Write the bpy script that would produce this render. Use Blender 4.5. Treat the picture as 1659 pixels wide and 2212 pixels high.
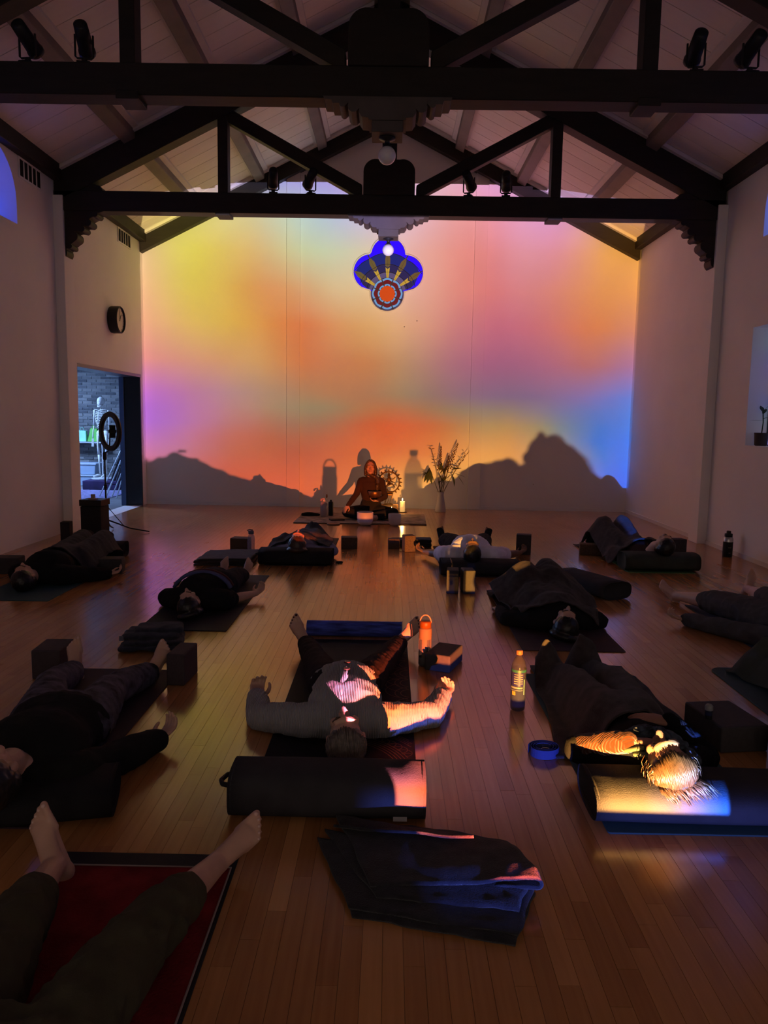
import bpy, bmesh, math, random
import numpy as np
from mathutils import Vector, Matrix, noise as mnoise
from mathutils.bvhtree import BVHTree

random.seed(7)
scene = bpy.context.scene
for o in list(bpy.data.objects):
    bpy.data.objects.remove(o)
COL = scene.collection

# ------------------------------------------------------------------ camera
IMG_W, IMG_H, FPX = 1659.0, 2212.0, 1650.0
CAM_Z = 1.45
def camera_axes(pitch, yaw, roll):
    p, y, r = math.radians(pitch), math.radians(yaw), math.radians(roll)
    f = Vector((-math.sin(y)*math.cos(p), math.cos(y)*math.cos(p), -math.sin(p)))
    right = Vector((math.cos(y), math.sin(y), 0)); up = right.cross(f)
    return math.cos(r)*right + math.sin(r)*up, -math.sin(r)*right + math.cos(r)*up, f
cr_, cu_, cf_ = camera_axes(6.9, 0.35, 0.95)
cam_data = bpy.data.cameras.new('camera')
cam_data.sensor_fit = 'VERTICAL'; cam_data.sensor_height = 36.0
cam_data.lens = 36.0*FPX/IMG_H
cam_data.clip_start = 0.05; cam_data.clip_end = 100
cam = bpy.data.objects.new('camera', cam_data); COL.objects.link(cam)
mw = Matrix((( cr_.x, cu_.x, -cf_.x, 0), (cr_.y, cu_.y, -cf_.y, 0), (cr_.z, cu_.z, -cf_.z, CAM_Z), (0, 0, 0, 1)))
cam.matrix_world = mw
scene.camera = cam

# ------------------------------------------------------------------ colour management, world
scene.view_settings.view_transform = 'Standard'
scene.view_settings.look = 'None'
scene.view_settings.gamma = 1.0
scene.view_settings.use_curve_mapping = False
scene.view_settings.exposure = 0.14
scene.cycles.use_light_tree = False
scene.cycles.diffuse_bounces = 5
scene.cycles.glossy_bounces = 4
scene.cycles.max_bounces = 10
scene.cycles.sample_clamp_indirect = 4.0

world = bpy.data.worlds.new('dusk'); scene.world = world
world.use_nodes = True
world.node_tree.nodes['Background'].inputs[0].default_value = (0.10, 0.14, 0.30, 1)
world.node_tree.nodes['Background'].inputs[1].default_value = 0.06

def s2l(c):
    return tuple((x/12.92 if x <= 0.04045 else ((x+0.055)/1.055)**2.4) for x in (v/255.0 for v in c[:3]))

# ------------------------------------------------------------------ the projector's beam (a lamp with a picture in it)
PROJ = Vector((0.76, 0.85, 0.10))        # lens position, on the floor beside the photographer
WALL_Y = 12.55
PD = WALL_Y - PROJ.y
def wall_u(px): return (-4.047 + (px-310)*(3.879+4.047)/(1350-310))
XS = [310, 400, 480, 560, 640, 720, 800, 870, 950, 1030, 1110, 1190, 1270, 1340]
PICTURE = [   # (height on the far wall in metres, colours across it)
 (5.12, [(230,205,200),(225,205,215),(205,190,225),(170,170,220),(170,170,235),(175,165,235),(190,170,230),(225,190,225),(235,185,205),(235,170,215),(215,170,225),(190,170,230),(190,170,235),(200,175,230)]),
 (4.62, [(228,205,130),(228,215,130),(226,218,145),(214,212,170),(195,220,210),(190,205,232),(215,198,232),(235,200,220),(240,175,180),(238,158,170),(232,165,205),(225,160,200),(232,175,140),(235,175,100)]),
 (4.10, [(232,195,150),(222,212,100),(220,198,98),(222,192,130),(205,210,165),(205,215,185),(225,205,180),(238,190,180),(235,160,150),(230,140,140),(225,150,165),(222,145,150),(230,160,95),(235,165,85)]),
 (3.52, [(230,180,140),(220,198,95),(220,186,85),(220,155,88),(218,165,115),(222,195,150),(230,195,155),(235,185,165),(230,155,140),(222,128,125),(215,130,135),(218,135,115),(222,145,85),(225,150,85)]),
 (2.95, [(228,165,135),(222,182,105),(218,180,82),(220,155,74),(218,124,70),(220,150,95),(222,170,110),(225,170,130),(212,140,130),(195,110,125),(195,105,125),(205,115,105),(215,125,75),(205,130,100)]),
 (2.36, [(220,140,140),(214,148,126),(211,154,108),(208,155,95),(205,122,70),(200,125,80),(198,130,80),(185,140,105),(170,115,120),(160,95,125),(160,95,130),(170,100,125),(175,105,110),(160,110,150)]),
 (1.85, [(190,110,205),(186,116,168),(182,132,145),(174,138,118),(168,128,95),(175,120,80),(170,120,85),(150,125,95),(140,110,110),(125,100,125),(120,100,135),(125,105,150),(110,110,180),(85,120,210)]),
 (1.62, [(172,102,212),(182,112,178),(184,126,142),(174,134,112),(150,132,100),(150,126,92),(178,112,68),(176,110,72),(150,118,86),(140,122,104),(138,122,116),(112,116,150),(80,116,190),(70,122,216)]),
 (1.36, [(168,102,212),(182,112,178),(186,118,130),(178,112,92),(158,112,84),(168,106,74),(205,92,46),(210,94,48),(192,108,58),(176,136,84),(178,142,92),(126,134,126),(62,120,196),(60,122,226)]),
 (1.15, [(178,108,195),(190,114,158),(192,108,104),(186,100,72),(172,98,68),(188,98,62),(212,96,46),(214,98,48),(210,118,58),(206,146,84),(206,150,90),(156,146,126),(66,122,206),(58,120,236)]),
 (0.90, [(190,115,170),(195,115,140),(195,105,90),(190,95,60),(185,90,60),(200,95,55),(215,100,50),(215,110,55),(225,130,65),(235,160,85),(230,160,90),(190,152,120),(100,130,190),(60,120,240)]),
 (0.35, [(215,110,85),(222,104,66),(215,90,55),(220,95,60),(222,100,62),(225,110,65),(232,130,70),(240,160,80),(250,180,95),(250,185,100),(245,185,115),(220,170,160),(140,140,235),(60,110,250)]),
]
def build_projector():
    ld = bpy.data.lights.new('projector_beam', 'SPOT')
    ld.spot_size = math.radians(120); ld.spot_blend = 0.0
    ld.shadow_soft_size = 0.009
    ld.color = (1, 1, 1); ld.energy = 5750.0
    ob = bpy.data.objects.new('projector_beam', ld); COL.objects.link(ob)
    ob.location = PROJ; ob.rotation_euler = (math.pi/2, 0, 0)       # shines along +Y
    ld.use_nodes = True
    nt = ld.node_tree; N = nt.nodes; L = nt.links; N.clear()
    out = N.new('ShaderNodeOutputLight'); em = N.new('ShaderNodeEmission'); L.new(em.outputs[0], out.inputs[0])
    tc = N.new('ShaderNodeTexCoord'); sp = N.new('ShaderNodeSeparateXYZ'); L.new(tc.outputs['Normal'], sp.inputs[0])
    def math_(op, a, b=None, clamp=False):
        n = N.new('ShaderNodeMath'); n.operation = op; n.use_clamp = clamp
        for i, v in enumerate((a, b)):
            if v is None: continue
            if isinstance(v, (int, float)): n.inputs[i].default_value = v
            else: L.new(v, n.inputs[i])
        return n.outputs[0]
    nz = math_('ABSOLUTE', sp.outputs[2])
    sgn = math_('SIGN', sp.outputs[2])
    sgn = math_('MULTIPLY', sgn, PROJ_SIGN)
    u = math_('DIVIDE', math_('MULTIPLY', sp.outputs[0], sgn), nz)
    v = math_('DIVIDE', math_('MULTIPLY', sp.outputs[1], sgn), nz)
    wx0, wx1 = wall_u(310), wall_u(1340)
    t = math_('DIVIDE', math_('SUBTRACT', math_('ADD', math_('MULTIPLY', u, PD), PROJ.x), wx0), wx1-wx0)
    wz = math_('ADD', math_('MULTIPLY', v, PD), PROJ.z)
    prev = None
    rows = PICTURE[::-1]
    for i, (z, cols) in enumerate(rows):
        r = N.new('ShaderNodeValToRGB'); cr = r.color_ramp; cr.interpolation = 'CARDINAL'
        L.new(t, r.inputs[0])
        ps = [(wall_u(x)-wx0)/(wx1-wx0) for x in XS]
        while len(cr.elements) < len(ps): cr.elements.new(0.5)
        for e, p, c in zip(cr.elements, ps, cols):
            e.position = p
            q = s2l(c); g_ = 0.3*q[0]+0.55*q[1]+0.15*q[2]; e.color = tuple(max(0.004, g_+(k_-g_)*1.06-0.010) for k_ in q) + (1,)
        if prev is None: prev = r.outputs[0]
        else:
            z0 = rows[i-1][0]
            mr = N.new('ShaderNodeMapRange'); mr.interpolation_type = 'LINEAR'
            mr.inputs[1].default_value = z0; mr.inputs[2].default_value = z; L.new(wz, mr.inputs[0])
            mx = N.new('ShaderNodeMix'); mx.data_type = 'RGBA'; L.new(mr.outputs[0], mx.inputs[0])
            L.new(prev, mx.inputs[6]); L.new(r.outputs[0], mx.inputs[7]); prev = mx.outputs[2]
    # frame of the picture: everything outside is black
    def edge(val, a, b):
        mr = N.new('ShaderNodeMapRange'); mr.inputs[1].default_value = a; mr.inputs[2].default_value = b; L.new(val, mr.inputs[0]); return mr.outputs[0]
    m = math_('MULTIPLY', edge(u, -0.4115, -0.4100), edge(u, 0.2715, 0.2700))
    m = math_('MULTIPLY', m, math_('MULTIPLY', edge(v, -0.0145, -0.0125), edge(v, 0.4405, 0.4385)))
    c3 = math_('MULTIPLY', math_('MULTIPLY', nz, nz), nz)
    s = math_('DIVIDE', m, c3)
    L.new(prev, em.inputs[0]); L.new(s, em.inputs[1])
PROJ_SIGN = -1.0
build_projector()
# stray blue light that leaks out of the projector below the picture
def build_leak():
    ld = bpy.data.lights.new('projector_leak', 'SPOT'); ld.spot_size = math.radians(100); ld.spot_blend = 0.0; ld.shadow_soft_size = 0.012
    ld.energy = 230.0; ld.color = (0.10, 0.17, 1.0)
    ob = bpy.data.objects.new('projector_leak', ld); COL.objects.link(ob)
    ob.location = (PROJ.x-0.05, PROJ.y, PROJ.z+0.03); ob.rotation_euler = (math.pi/2, 0, 0)
    ld.use_nodes = True
    nt = ld.node_tree; N = nt.nodes; L = nt.links; N.clear()
    out = N.new('ShaderNodeOutputLight'); em = N.new('ShaderNodeEmission'); L.new(em.outputs[0], out.inputs[0])
    tc = N.new('ShaderNodeTexCoord'); sp = N.new('ShaderNodeSeparateXYZ'); L.new(tc.outputs['Normal'], sp.inputs[0])
    dv = N.new('ShaderNodeMath'); dv.operation = 'DIVIDE'; L.new(sp.outputs[1], dv.inputs[0]); L.new(sp.outputs[2], dv.inputs[1])
    ng = N.new('ShaderNodeMath'); ng.operation = 'MULTIPLY'; ng.inputs[1].default_value = PROJ_SIGN; L.new(dv.outputs[0], ng.inputs[0])
    m1 = N.new('ShaderNodeMapRange'); m1.inputs[1].default_value = 0.012; m1.inputs[2].default_value = -0.02; L.new(ng.outputs[0], m1.inputs[0])
    m2 = N.new('ShaderNodeMapRange'); m2.inputs[1].default_value = -0.085; m2.inputs[2].default_value = -0.06; L.new(ng.outputs[0], m2.inputs[0])
    dx = N.new('ShaderNodeMath'); dx.operation = 'DIVIDE'; L.new(sp.outputs[0], dx.inputs[0]); L.new(sp.outputs[2], dx.inputs[1])
    nx = N.new('ShaderNodeMath'); nx.operation = 'MULTIPLY'; nx.inputs[1].default_value = PROJ_SIGN; L.new(dx.outputs[0], nx.inputs[0])
    m3 = N.new('ShaderNodeMapRange'); m3.inputs[1].default_value = -0.47; m3.inputs[2].default_value = -0.40; L.new(nx.outputs[0], m3.inputs[0])
    a = N.new('ShaderNodeMath'); a.operation = 'MULTIPLY'; L.new(m1.outputs[0], a.inputs[0]); L.new(m2.outputs[0], a.inputs[1])
    b = N.new('ShaderNodeMath'); b.operation = 'MULTIPLY'; L.new(a.outputs[0], b.inputs[0]); L.new(m3.outputs[0], b.inputs[1])
    L.new(b.outputs[0], em.inputs[1])
build_leak()

# ------------------------------------------------------------------ materials
def mat(name, col, rough=0.7, metal=0.0, spec=0.35, vary=0.0, vscale=4.0, bump=0.0, bscale=60.0, emit=None, estr=0.0, trans=0.0, ior=1.45, coat=0.0, sheen=0.0, stretch=None, alpha=1.0, wave=None):
    m = bpy.data.materials.new(name); m.use_nodes = True
    nt = m.node_tree; N = nt.nodes; L = nt.links; b = N['Principled BSDF']
    c = tuple(col) if max(col) <= 1.0 else s2l(col)
    b.inputs['Base Color'].default_value = c + (1,)
    b.inputs['Roughness'].default_value = rough; b.inputs['Metallic'].default_value = metal
    b.inputs['Specular IOR Level'].default_value = spec; b.inputs['IOR'].default_value = ior
    b.inputs['Transmission Weight'].default_value = trans; b.inputs['Coat Weight'].default_value = coat
    b.inputs['Sheen Weight'].default_value = sheen; b.inputs['Alpha'].default_value = alpha
    if emit is not None:
        e = tuple(emit) if max(emit) <= 1.0 else s2l(emit)
        b.inputs['Emission Color'].default_value = e + (1,); b.inputs['Emission Strength'].default_value = estr
    tc = mp = None
    if vary or bump or wave:
        tc = N.new('ShaderNodeTexCoord'); mp = N.new('ShaderNodeMapping'); L.new(tc.outputs['Object'], mp.inputs[0])
        if stretch: mp.inputs['Scale'].default_value = stretch
    if vary:
        n = N.new('ShaderNodeTexNoise'); n.inputs['Scale'].default_value = vscale; n.inputs['Detail'].default_value = 5
        L.new(mp.outputs[0], n.inputs['Vector'])
        r = N.new('ShaderNodeMapRange'); r.inputs[1].default_value = 0.3; r.inputs[2].default_value = 0.7
        r.inputs[3].default_value = 1-vary; r.inputs[4].default_value = 1+vary; L.new(n.outputs[0], r.inputs[0])
        h = N.new('ShaderNodeHueSaturation'); h.inputs['Color'].default_value = c + (1,); L.new(r.outputs[0], h.inputs['Value'])
        L.new(h.outputs[0], b.inputs['Base Color'])
    if bump or wave:
        bp = N.new('ShaderNodeBump'); bp.inputs['Strength'].default_value = bump or wave[1]; bp.inputs['Distance'].default_value = 0.01
        if wave:
            w = N.new('ShaderNodeTexWave'); w.bands_direction = wave[2]; w.inputs['Scale'].default_value = wave[0]
            w.inputs['Distortion'].default_value = 1.2; w.inputs['Detail'].default_value = 1.0
            L.new(tc.outputs['Object'], w.inputs['Vector']); L.new(w.outputs[1], bp.inputs['Height'])
        else:
            n2 = N.new('ShaderNodeTexNoise'); n2.inputs['Scale'].default_value = bscale; n2.inputs['Detail'].default_value = 3
            L.new(mp.outputs[0], n2.inputs['Vector']); L.new(n2.outputs[0], bp.inputs['Height'])
        L.new(bp.outputs[0], b.inputs['Normal'])
    return m

def tone_wood(name, dark, light, rough, coat=0.0, grain=(60, 2.2, 60), spec=0.5):
    """wood whose pieces differ: reads 'tone' from the object or from the mesh"""
    m = bpy.data.materials.new(name); m.use_nodes = True
    nt = m.node_tree; N = nt.nodes; L = nt.links; b = N['Principled BSDF']
    ao = N.new('ShaderNodeAttribute'); ao.attribute_type = 'OBJECT'; ao.attribute_name = 'tone'
    ag = N.new('ShaderNodeAttribute'); ag.attribute_type = 'GEOMETRY'; ag.attribute_name = 'tone'
    ad = N.new('ShaderNodeMath'); ad.operation = 'ADD'; L.new(ao.outputs['Fac'], ad.inputs[0]); L.new(ag.outputs['Fac'], ad.inputs[1])
    g = N.new('ShaderNodeNewGeometry')
    mp = N.new('ShaderNodeMapping'); mp.inputs['Scale'].default_value = grain; L.new(g.outputs['Position'], mp.inputs[0])
    n = N.new('ShaderNodeTexNoise'); n.inputs['Scale'].default_value = 1.0; n.inputs['Detail'].default_value = 6
    L.new(mp.outputs[0], n.inputs['Vector'])
    a2 = N.new('ShaderNodeMath'); a2.operation = 'MULTIPLY_ADD'; L.new(n.outputs[0], a2.inputs[0]); a2.inputs[1].default_value = 0.55
    a3 = N.new('ShaderNodeMath'); a3.operation = 'SUBTRACT'; L.new(ad.outputs[0], a3.inputs[0]); a3.inputs[1].default_value = 0.27
    L.new(a3.outputs[0], a2.inputs[2])
    mx = N.new('ShaderNodeMix'); mx.data_type = 'RGBA'; L.new(a2.outputs[0], mx.inputs[0])
    mx.inputs[6].default_value = s2l(dark) + (1,); mx.inputs[7].default_value = s2l(light) + (1,)
    L.new(mx.outputs[2], b.inputs['Base Color'])
    n2 = N.new('ShaderNodeTexNoise'); n2.inputs['Scale'].default_value = 3.0; L.new(g.outputs['Position'], n2.inputs['Vector'])
    rr = N.new('ShaderNodeMapRange'); rr.inputs[3].default_value = rough*0.75; rr.inputs[4].default_value = rough*1.3; L.new(n2.outputs[0], rr.inputs[0])
    L.new(rr.outputs[0], b.inputs['Roughness'])
    b.inputs['Specular IOR Level'].default_value = spec; b.inputs['Coat Weight'].default_value = coat; b.inputs['Coat Roughness'].default_value = rough*0.8
    bp = N.new('ShaderNodeBump'); bp.inputs['Strength'].default_value = 0.05; bp.inputs['Distance'].default_value = 0.004
    L.new(n.outputs[0], bp.inputs['Height']); L.new(bp.outputs[0], b.inputs['Normal'])
    return m

MT = {}
MT['wall'] = mat('white_plaster', (0.83, 0.81, 0.79), 0.85, vary=0.03, vscale=1.5, bump=0.08, bscale=90)
MT['wall_panel'] = mat('white_panel', (0.72, 0.70, 0.67), 0.8, vary=0.03, vscale=1.2, bump=0.06, bscale=120)
MT['ceil'] = tone_wood('painted_boards', (216, 209, 202), (238, 231, 223), 0.6, grain=(3, 14, 3), spec=0.3)
MT['trim_white'] = mat('painted_trim', (0.68, 0.65, 0.62), 0.6, vary=0.05)
MT['beam'] = mat('dark_stained_beam', (0.020, 0.016, 0.011), 0.6, vary=0.2, vscale=3, bump=0.1, bscale=30, stretch=(1, 6, 6))
MT['purlin'] = mat('brown_purlin', (0.20, 0.165, 0.14), 0.6, vary=0.15, vscale=3)
MT['floor'] = tone_wood('maple_strip', (140, 88, 44), (200, 144, 88), 0.20, coat=0.35)
MT['subfloor'] = mat('subfloor', (0.12, 0.07, 0.035), 0.8)
MT['black'] = mat('black_metal', (0.012, 0.012, 0.013), 0.45, vary=0.1)
MT['blackmatte'] = mat('black_matte', (0.014, 0.014, 0.015), 0.8, vary=0.1)
MT['opal'] = mat('opal_glass', (0.75, 0.74, 0.74), 0.15, spec=0.6)
MT['lead'] = mat('lead_came', (0.03, 0.03, 0.035), 0.5, metal=0.3)
MT['vent_dark'] = mat('vent_dark', (0.01, 0.009, 0.008), 0.9)

# ------------------------------------------------------------------ helpers
def new_obj(name, me, m=None, parent=None, loc=None):
    o = bpy.data.objects.new(name, me); COL.objects.link(o)
    if m is not None and me is not None and not me.materials: me.materials.append(m if not isinstance(m, str) else MT[m])
    if parent is not None: o.parent = parent
    if loc is not None: o.location = loc
    return o
def thing(name, label, cat, loc=(0, 0, 0), rotz=0.0, group=None, kind=None, rot=None):
    o = bpy.data.objects.new(name, None); COL.objects.link(o); o.empty_display_size = 0.05
    o.location = loc; o.rotation_euler = rot if rot else (0, 0, rotz)
    return tag(o, label, cat, group, kind)
def tag(o, label=None, cat=None, group=None, kind=None):
    if label: o['label'] = label
    if cat: o['category'] = cat
    if group: o['group'] = group
    if kind: o['kind'] = kind
    return o

class MB:
    """collects polygons for one mesh"""
    def __init__(s): s.v = []; s.f = []
    def add(s, vs, fs):
        k = len(s.v); s.v.extend([tuple(p) for p in vs]); s.f.extend([tuple(i+k for i in f) for f in fs]); return s
    def box(s, a, b):
        (x0, y0, z0), (x1, y1, z1) = a, b
        return s.add([(x0,y0,z0),(x1,y0,z0),(x1,y1,z0),(x0,y1,z0),(x0,y0,z1),(x1,y0,z1),(x1,y1,z1),(x0,y1,z1)],
                     [(0,3,2,1),(4,5,6,7),(0,1,5,4),(1,2,6,5),(2,3,7,6),(3,0,4,7)])
    def prism(s, poly, axis, a, b):
        """polygon (list of 2d) extruded along an axis from a to b"""
        def P(p, t):
            return {'x': (t, p[0], p[1]), 'y': (p[0], t, p[1]), 'z': (p[0], p[1], t)}[axis]
        n = len(poly); vs = [P(p, a) for p in poly] + [P(p, b) for p in poly]
        fs = [tuple(range(n)), tuple(range(2*n-1, n-1, -1))] + [(i, i+n, (i+1) % n+n, (i+1) % n) for i in range(n)]
        return s.add(vs, fs)
    def lathe(s, prof, n=24, c=(0, 0, 0), cap=True):
        k = [(c[0]+r*math.cos(2*math.pi*j/n), c[1]+r*math.sin(2*math.pi*j/n), c[2]+z) for r, z in prof for j in range(n)]
        fs = [(i*n+j, i*n+(j+1) % n, (i+1)*n+(j+1) % n, (i+1)*n+j) for i in range(len(prof)-1) for j in range(n)]
        if cap: fs += [tuple(range(n-1, -1, -1)), tuple((len(prof)-1)*n+j for j in range(n))]
        return s.add(k, fs)
    def tube(s, pts, r, n=8, closed=False):
        pts = [Vector(p) for p in pts]; m = len(pts); rs = r if isinstance(r, (list, tuple)) else [r]*m
        vs = []
        a = None
        for i, p in enumerate(pts):
            if closed: t = pts[(i+1) % m]-pts[i-1]
            else: t = pts[min(i+1, m-1)]-pts[max(i-1, 0)]
            t.normalize()
            if a is None:
                ref = Vector((0, 0, 1)) if abs(t.z) < 0.9 else Vector((1, 0, 0))
                a = t.cross(ref).normalized()
            else:
                a = (a-t*a.dot(t)).normalized()
            b = a.cross(t)
            for j in range(n):
                w = 2*math.pi*j/n
                vs.append(p+rs[i]*(math.cos(w)*a+math.sin(w)*b))
        fs = [(i*n+j, i*n+(j+1) % n, ((i+1) % m)*n+(j+1) % n, ((i+1) % m)*n+j) for i in range(m if closed else m-1) for j in range(n)]
        if not closed: fs += [tuple(range(n-1, -1, -1)), tuple((m-1)*n+j for j in range(n))]
        return s.add(vs, fs)
    def ball(s, c, r, nu=12, nv=8, R=None):
        r = (r, r, r) if isinstance(r, (int, float)) else r
        vs = []
        for i in range(nv+1):
            ph = -math.pi/2+math.pi*i/nv
            if i in (0, nv): ring = [(0, 0, r[2]*math.sin(ph))]
            else: ring = [(r[0]*math.cos(ph)*math.cos(2*math.pi*j/nu), r[1]*math.cos(ph)*math.sin(2*math.pi*j/nu), r[2]*math.sin(ph)) for j in range(nu)]
            vs.append(ring)
        flat = []; idx = []
        for ring in vs:
            idx.append(len(flat)); flat += ring
        out = []
        for p in flat:
            q = Vector(p)
            if R is not None: q = R @ q
            out.append(q+Vector(c))
        fs = []
        for j in range(nu):
            fs.append((0, idx[1]+(j+1) % nu, idx[1]+j))
            fs.append((idx[nv], idx[nv-1]+j, idx[nv-1]+(j+1) % nu))
        for i in range(1, nv-1):
            for j in range(nu):
                fs.append((idx[i]+j, idx[i]+(j+1) % nu, idx[i+1]+(j+1) % nu, idx[i+1]+j))
        return s.add(out, fs)
    def mesh(s, name='m', smooth=False, bevel=0.0, seg=2):
        me = bpy.data.meshes.new(name); me.from_pydata([tuple(v) for v in s.v], [], s.f)
        bm = bmesh.new(); bm.from_mesh(me)
        if bevel:
            bmesh.ops.bevel(bm, geom=[e for e in bm.edges if e.calc_face_angle(0) > 0.5], offset=bevel, segments=seg, affect='EDGES', profile=0.5)
        bmesh.ops.recalc_face_normals(bm, faces=bm.faces)
        bm.to_mesh(me); bm.free()
        if smooth:
            me.polygons.foreach_set('use_smooth', [True]*len(me.polygons))
        return me
    def build(s, name, m, parent=None, smooth=False, bevel=0.0, seg=2, loc=None):
        return new_obj(name, s.mesh(name, smooth, bevel, seg), m, parent, loc)
def structure(o, label=None):
    o['kind'] = 'structure'
    if label: o['label'] = label
    return o
# ================================================================== THE ROOM
XL, XR, XC = -4.0, 3.9, -0.06
R2 = math.radians
def rrect0(w, l): return [(-w/2, -l/2), (w/2, -l/2), (w/2, l/2), (-w/2, l/2)]
Y0, Y1 = -3.2, WALL_Y
RIDGE = 6.25
def zc(x): return RIDGE-0.5*abs(x-XC)

# ---- floor: strips of maple running away from the camera
fl = MB().box((XL-0.3, Y0-0.3, -0.12), (XR+0.3, Y1+0.3, -0.006)).build('floor', 'subfloor'); structure(fl, 'honey maple strip floor with a glossy varnish')
PW = 0.0572
rows = int((XR-XL)/PW)+1
planks = []
rr = random.Random(3)
LEN = [0.42, 0.63, 0.84, 1.05, 1.32]
for i in range(rows):
    x = XL+i*PW; y = Y0-rr.random()*1.2
    while y < Y1:
        l = rr.choice(LEN); planks.append((x, max(y, Y0), min(y+l, Y1)-max(y, Y0), min(max(rr.gauss(0.5, 0.13), 0.05), 0.95))); y += l
def in_view(p):
    x, y, l, t = p
    yy = y+l*0.5
    return yy > 1.55 and abs(x+0.02) < 0.56*yy+0.03
def plank_mesh(l, w=PW, g=0.0005):
    return MB().add([(g,g,-0.004),(w-g,g,-0.004),(w-g,l-g,-0.004),(g,l-g,-0.004),(g,g,0),(w-g,g,0),(w-g,l-g,0),(g,l-g,0)],
        [(4,5,6,7),(0,1,5,4),(1,2,6,5),(2,3,7,6),(3,0,4,7)])
near = sorted([p for p in planks if in_view(p)], key=lambda p: p[1]+p[2]/2)[:300]
ns = set(near)
cache = {}
for p in near:
    key = round(p[2], 3)
    if key not in cache:
        cache[key] = plank_mesh(p[2]).mesh('plank'); cache[key].materials.append(MT['floor'])
    o = new_obj('plank', cache[key], None, fl, (p[0], p[1], 0.0)); o['tone'] = p[3]
big = MB(); tones = []
for p in planks:
    if p in ns: continue
    q = plank_mesh(p[2]); big.add([(a+p[0], b+p[1], c) for a, b, c in q.v], q.f); tones += [p[3]]*5
me = bpy.data.meshes.new('plank_field'); me.from_pydata(big.v, [], big.f)
at = me.attributes.new('tone', 'FLOAT', 'FACE'); at.data.foreach_set('value', tones)
o = new_obj('plank_field', me, 'floor', fl); o['kind'] = 'stuff'

# ---- walls with openings
def wall_x(name, x_in, x_out, y0, y1, z0, z1, holes, m='wall', label=None):
    """a wall in the plane x = x_in with rectangular holes (y0,y1,z0,z1,arch?)"""
    ys = sorted({y0, y1} | {h[i] for h in holes for i in (0, 1)}); zs = sorted({z0, z1} | {h[i] for h in holes for i in (2, 3)})
    b = MB()
    hole = lambda y, z: any(h[0] < y < h[1] and h[2] < z < h[3] for h in holes)
    for i in range(len(ys)-1):
        for j in range(len(zs)-1):
            if hole((ys[i]+ys[i+1])/2, (zs[j]+zs[j+1])/2): continue
            for x in (x_in, x_out):
                b.add([(x,ys[i],zs[j]),(x,ys[i+1],zs[j]),(x,ys[i+1],zs[j+1]),(x,ys[i],zs[j+1])], [(0,1,2,3)])
    for h in holes:
        a, c, d, e = h[:4]
        for q in ([(a,d),(c,d)], [(c,d),(c,e)], [(c,e),(a,e)], [(a,e),(a,d)]):
            if len(h) > 4 and q[0][1] == e and q[1][1] == e: continue
            b.add([(x_in,)+q[0], (x_in,)+q[1], (x_out,)+q[1], (x_out,)+q[0]], [(0,1,2,3)])
        if len(h) > 4:       # round arch: fill the spandrels
            r = (c-a)/2; cy = (a+c)/2; zs_ = e-r; n = 16
            arc = [(cy-r*math.cos(math.pi*k/n), zs_+r*math.sin(math.pi*k/n)) for k in range(n+1)]
            for x in (x_in, x_out):
                for k in range(n):
                    b.add([(x,)+arc[k], (x,)+arc[k+1], (x, arc[k+1][0], e), (x, arc[k][0], e)], [(0,1,2,3)])
            for k in range(n):
                b.add([(x_in,)+arc[k], (x_in,)+arc[k+1], (x_out,)+arc[k+1], (x_out,)+arc[k]], [(0,1,2,3)])
    o = b.build(name, m); structure(o, label); return o
TH = 0.27
ZT = zc(XL)+0.02
DOOR = (9.70, 12.33, 0.0, 2.10)
ARCH_L = [(y, y+1.0, 3.45, 4.17, 1) for y in (7.40, 3.9)]
ARCH_R = [(y, y+1.0, 3.43, 4.17, 1) for y in (7.38, 3.9)]
WIN_R = (7.40, 8.45, 1.235, 2.50)
WINS_R = [WIN_R, (3.9, 4.95, 1.235, 2.50), (0.4, 1.45, 1.235, 2.50)]  # all but the first are unseen, added to brighten the room
ADDED_WINS_L = [(3.9, 4.95, 1.235, 2.50), (0.4, 1.45, 1.235, 2.50)]  # unseen openings, added for their glow in the room
wall_x('wall_left', XL, XL-TH, Y0, Y1, 0, ZT, [DOOR]+ARCH_L+ADDED_WINS_L, label='white plaster side wall with a doorway and arched windows')
wall_x('wall_right', XR, XR+TH, Y0, Y1, 0, ZT, WINS_R+ARCH_R, label='white plaster side wall with a deep set stained window')
def gable(name, y0, y1, label):
    structure(MB().prism([(XL-TH, 0), (XR+TH, 0), (XR+TH, zc(XR)), (XC, RIDGE+0.02), (XL-TH, zc(XL))], 'y', y0, y1).build(name, 'wall_panel'), label)
gable('wall_back', Y1, Y1+0.2, 'white gable wall with a colourful sunset picture projected on it')
gable('wall_rear', Y0-0.2, Y0, 'plain white gable wall behind the photographer')
# flat pilaster strips on the far wall
for k, (a, b) in enumerate(((-1.69, -1.475), (1.29, 1.49))):
    o = MB().box((a, Y1-0.045, 0.0), (b, Y1+0.01, zc(a)-0.05)).build('trim_%d' % (k+1), 'wall_panel', bevel=0.003, seg=1)
    structure(o, 'flat white pilaster strip on the far wall, %s of the stained glass' % ('left' if k == 0 else 'right'))
# low baseboards
for k, (nm, a, b) in enumerate((('baseboard_back', (XL, Y1-0.012, 0), (XR, Y1, 0.05)), ('baseboard_right', (XR-0.012, Y0, 0), (XR, Y1, 0.05)))):
    structure(MB().box(a, b).build(nm, 'wall_panel'), 'thin white baseboard')
# side wall pilasters carrying the trusses
TY = [2.75, 6.03, 9.31]
pil = 0
for ty in TY[1:]:
    for s, x in ((1, XL), (-1, XR)):
        pil += 1
        a, b = sorted((x, x+s*0.115))
        structure(MB().box((a, ty-0.02, 0), (b, ty+0.26, 4.0)).build('trim_%d' % (pil+2), 'wall', bevel=0.004, seg=1), 'white pilaster on the side wall under a roof truss end')

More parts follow.
